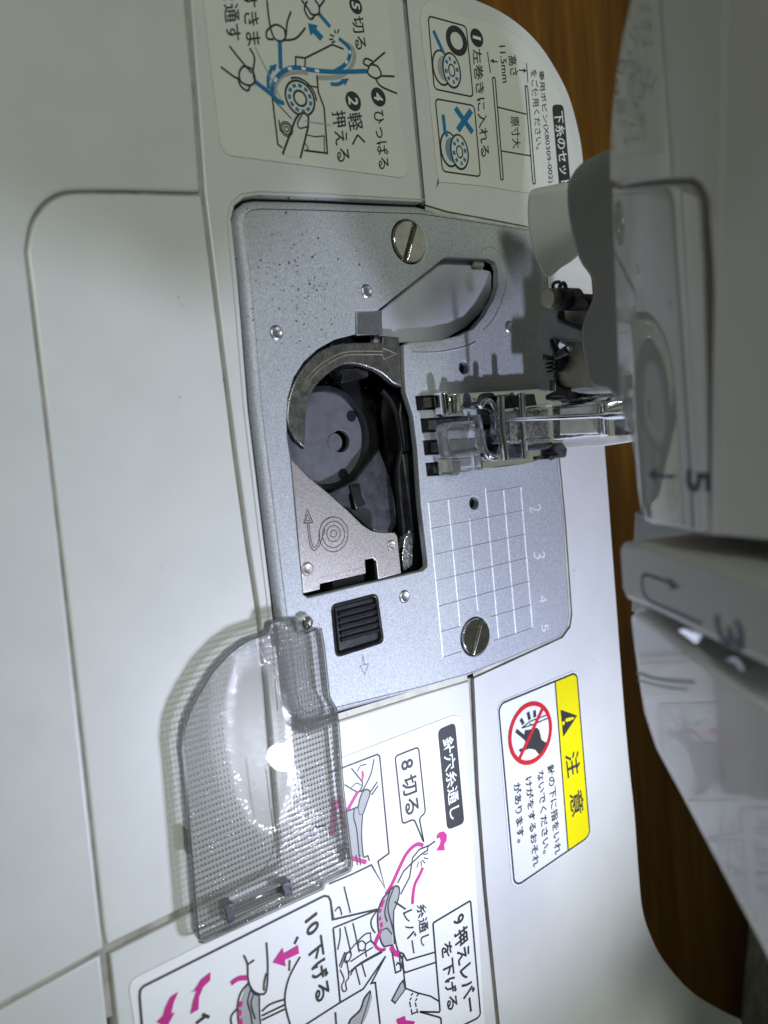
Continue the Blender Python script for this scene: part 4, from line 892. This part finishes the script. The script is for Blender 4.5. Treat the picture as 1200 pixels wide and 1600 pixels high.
for k in range(6):
    for (x0, y0, x1, y1) in ((660, 845, 640, 890), (640, 900, 655, 980)) if k == 0 else ((695, 850, 675, 895), (675, 905, 690, 970)) if k == 1 else (): 
        L.st(a5((x0, y0), ((x0 + x1) / 2 - 2, (y0 + y1) / 2 - 6)), .26); L.st(a5(((x0 + x1) / 2 + 2, (y0 + y1) / 2 + 6), (x1, y1)), .26)
L.st(a5((650, 978), (690, 962)), .26)
L.fill(a5((555, 1010), (610, 988), (615, 1015), (672, 1022), (660, 1060), (700, 1100), (600, 1100), (570, 1060)), 'magenta')
K.ribbon(rnd(g2(a5((785, 408), (1020, 268), (1082, 980), (1060, 1005), (840, 1110), (835, 1000), (700, 962), (830, 965)), IZ), .5), .34, L.z(), closed=True)
L.text('9 押えレバー', a5((908, 395), (985, 1000), (990, 328)), bold=.016); L.text('を下げる', a5((835, 548), (878, 965), (905, 515)), bold=.016)
L.text('糸通し', a5((684, 300), (714, 562), (742, 276)), bold=.004); L.text('レバー', a5((600, 345), (640, 612), (660, 318)), bold=.004)
# lower box with step ten
K.ribbon(g2(a7((105, 800), (82, 520), (84, 490), (100, 470), (925, 58), (945, 60), (955, 78), (968, 168)), IZ), .36, L.z())
L.text('10 下げる', a7((834, 178), (890, 560), (905, 122)), bold=.02)
L.fill(a7((690, 362), (736, 294), (741, 320), (806, 282), (811, 320), (746, 350), (750, 380)), 'magenta'); L.st(a7((790, 278), (806, 243)), .45)
L.fill(a7((258, 496), (222, 520), (198, 570), (188, 606), (160, 634), (205, 660), (242, 590), (226, 594), (238, 545)), 'magenta')
L.fill(a7((406, 406), (362, 440), (332, 488), (314, 498), (342, 490), (326, 540), (314, 597), (351, 576), (353, 520), (372, 475), (405, 442)), 'magenta')
L.st(a7((500, 458), (535, 435), (575, 432)), .8, 'magenta', True)
L.fill(a7((578, 455), (600, 490), (630, 510), (628, 560), (635, 640), (600, 700), (540, 700), (530, 620), (545, 540)), 'palegrey'); L.n += 25
for q in (((558, 328), (575, 370), (578, 440), (600, 490), (640, 507), (662, 485), (668, 380), (662, 270)), ((575, 372), (606, 350)), ((662, 410), (652, 450), (650, 490)), ((580, 455), (545, 500), (530, 560), (535, 640), (545, 700)), ((580, 460), (600, 500), (628, 512)), ((628, 512), (630, 600), (640, 700)), ((590, 480), (575, 540), (590, 600), (600, 690)), ((605, 500), (590, 550), (610, 620)), ((530, 570), (500, 610), (505, 660)), ((816, 335), (770, 420), (748, 500), (750, 570), (775, 660)), ((768, 350), (766, 400)), ((640, 585), (680, 552), (745, 530)), ((640, 605), (745, 555)), ((640, 625), (745, 575))): L.st(a7(*q), .3, smooth=len(q) > 2)
for q in (((545, 540), (540, 565)), ((538, 580), (538, 605)), ((540, 620), (545, 645))): L.st(a7(*q), .7, 'magenta')
L.st(a7((340, 640), (385, 605), (400, 612)), .5); L.st(a7((372, 595), (380, 615)), .5)
L.fill(a5((395, 830), (405, 870), (380, 960), (360, 1010), (330, 1060), (255, 1060), (270, 1010), (330, 950), (355, 880)), 'palegrey'); L.n += 20; L.st(a5((395, 830), (355, 880), (330, 950), (270, 1010), (255, 1060)), .3, smooth=True); L.st(a5((395, 835), (365, 940), (330, 1050)), .25); L.st(a5((175, 965), (180, 1040)), .3)
L.done()

# ------------------------------------------------------------------ loose bobbin cover
BZ = 2.9
cov = thing('bobbin_cover', 'loose smoky clear ribbed plastic cover lying across the bed and needle plate edge', 'cover', (38, -45, 0))
lid_px = [(425, 974), (440, 967), (461, 965), (464, 978), (468, 990), (478, 988), (495, 981), (501, 984), (506, 1012), (514, 1089), (525, 1109), (529, 1136), (536, 1235), (550, 1352), (547, 1360), (508, 1379), (504, 1388), (478, 1400), (320, 1472), (312, 1470), (308, 1460), (299, 1345), (288, 1207), (284, 1172), (287, 1139), (296, 1112), (309, 1086), (332, 1048), (360, 1018), (387, 999), (420, 988)]
oval_px = [(366, 1075), (374, 1056), (396, 1046), (425, 1044), (440, 1075), (448, 1130), (455, 1190), (455, 1245), (440, 1272), (410, 1286), (385, 1288), (375, 1270), (371, 1200), (367, 1130)]
clip_px = [(352, 1422), (451, 1380), (458, 1384), (457, 1398), (366, 1440), (356, 1444)]
lidw = g2(lid_px, BZ); ovalw = cr(g2(oval_px, BZ), 3, True); clipw = g2(clip_px, BZ)
lidbody = slab('ribbed_cover_plate', lidw, BZ - .05, 1.3, M['lid'], cov, [clipw], bevel=.25)
m_ = MB()
ring_in = [p for p in lidw]
me_rim = MB(); me_rim.ribbon(lidw, .55, BZ + .0, ridge=.1, closed=True); me_rim.build('cover_edge', M['lid_rim'], cov)
# skirt under the edge
sk = MB(); n = len(lidw)
for i in range(n):
    p = lidw[i]; q = lidw[(i + 1) % n]
    if (p - q).length > 1e-6: sk.poly([(p.x, p.y, BZ - .1), (q.x, q.y, BZ - .1), (q.x, q.y, BZ - 2.2), (p.x, p.y, BZ - 2.2)])
sk.build('cover_skirt', M['lid_edge'], cov)
for q in (((352, 1418), (366, 1412), (368, 1440), (356, 1444)), ((441, 1384), (456, 1378), (459, 1398), (446, 1403))):
    slab('clip', g2(q, BZ), BZ - .2, BZ - .25, M['blacksteel'], cov, bevel=.2)
slab('clip_bar', g2([(364, 1420), (444, 1385), (446, 1396), (366, 1432)], BZ - 1), BZ - 1.6, 1.2, M['lid_edge'], cov, bevel=.3)
for q in (((432, 982), (440, 978), (444, 1010), (437, 1012)), ((540, 1330), (546, 1328), (548, 1350), (542, 1353)), ((296, 1300), (302, 1300), (305, 1340), (299, 1340))):
    slab('support_foot', g2(q, BZ), BZ - 1.2, BZ - 1.25, M['lid_edge'], cov, bevel=.2)
sc = MB()
for _ in range(60):
    c_ = G(random.gauss(428, 30), random.gauss(1185, 40), BZ); a_ = random.random() * 6.28; l_ = random.uniform(.3, 1.1)
    p0 = Vector((c_.x, c_.y)); sc.ribbon([p0, p0 + Vector((math.cos(a_), math.sin(a_))) * l_, p0 + Vector((math.cos(a_ + .12), math.sin(a_ + .12))) * l_ * 2], random.uniform(.02, .045), BZ + .02, ridge=.02)
M['scratch'] = plain('scratch', (0.85, 0.85, 0.88), 0.25, 0.0, var=.02)
lw = MB(); lw.ribbon(cr(g2([(415, 1200), (422, 1260), (428, 1305), (425, 1335), (412, 1358), (395, 1376)], BZ), 5), .22, BZ, ridge=.08); lw.build('recess_outline', M['lid_edge'], cov)
sc.build('scratches', M['scratch'], cov, kind='stuff')
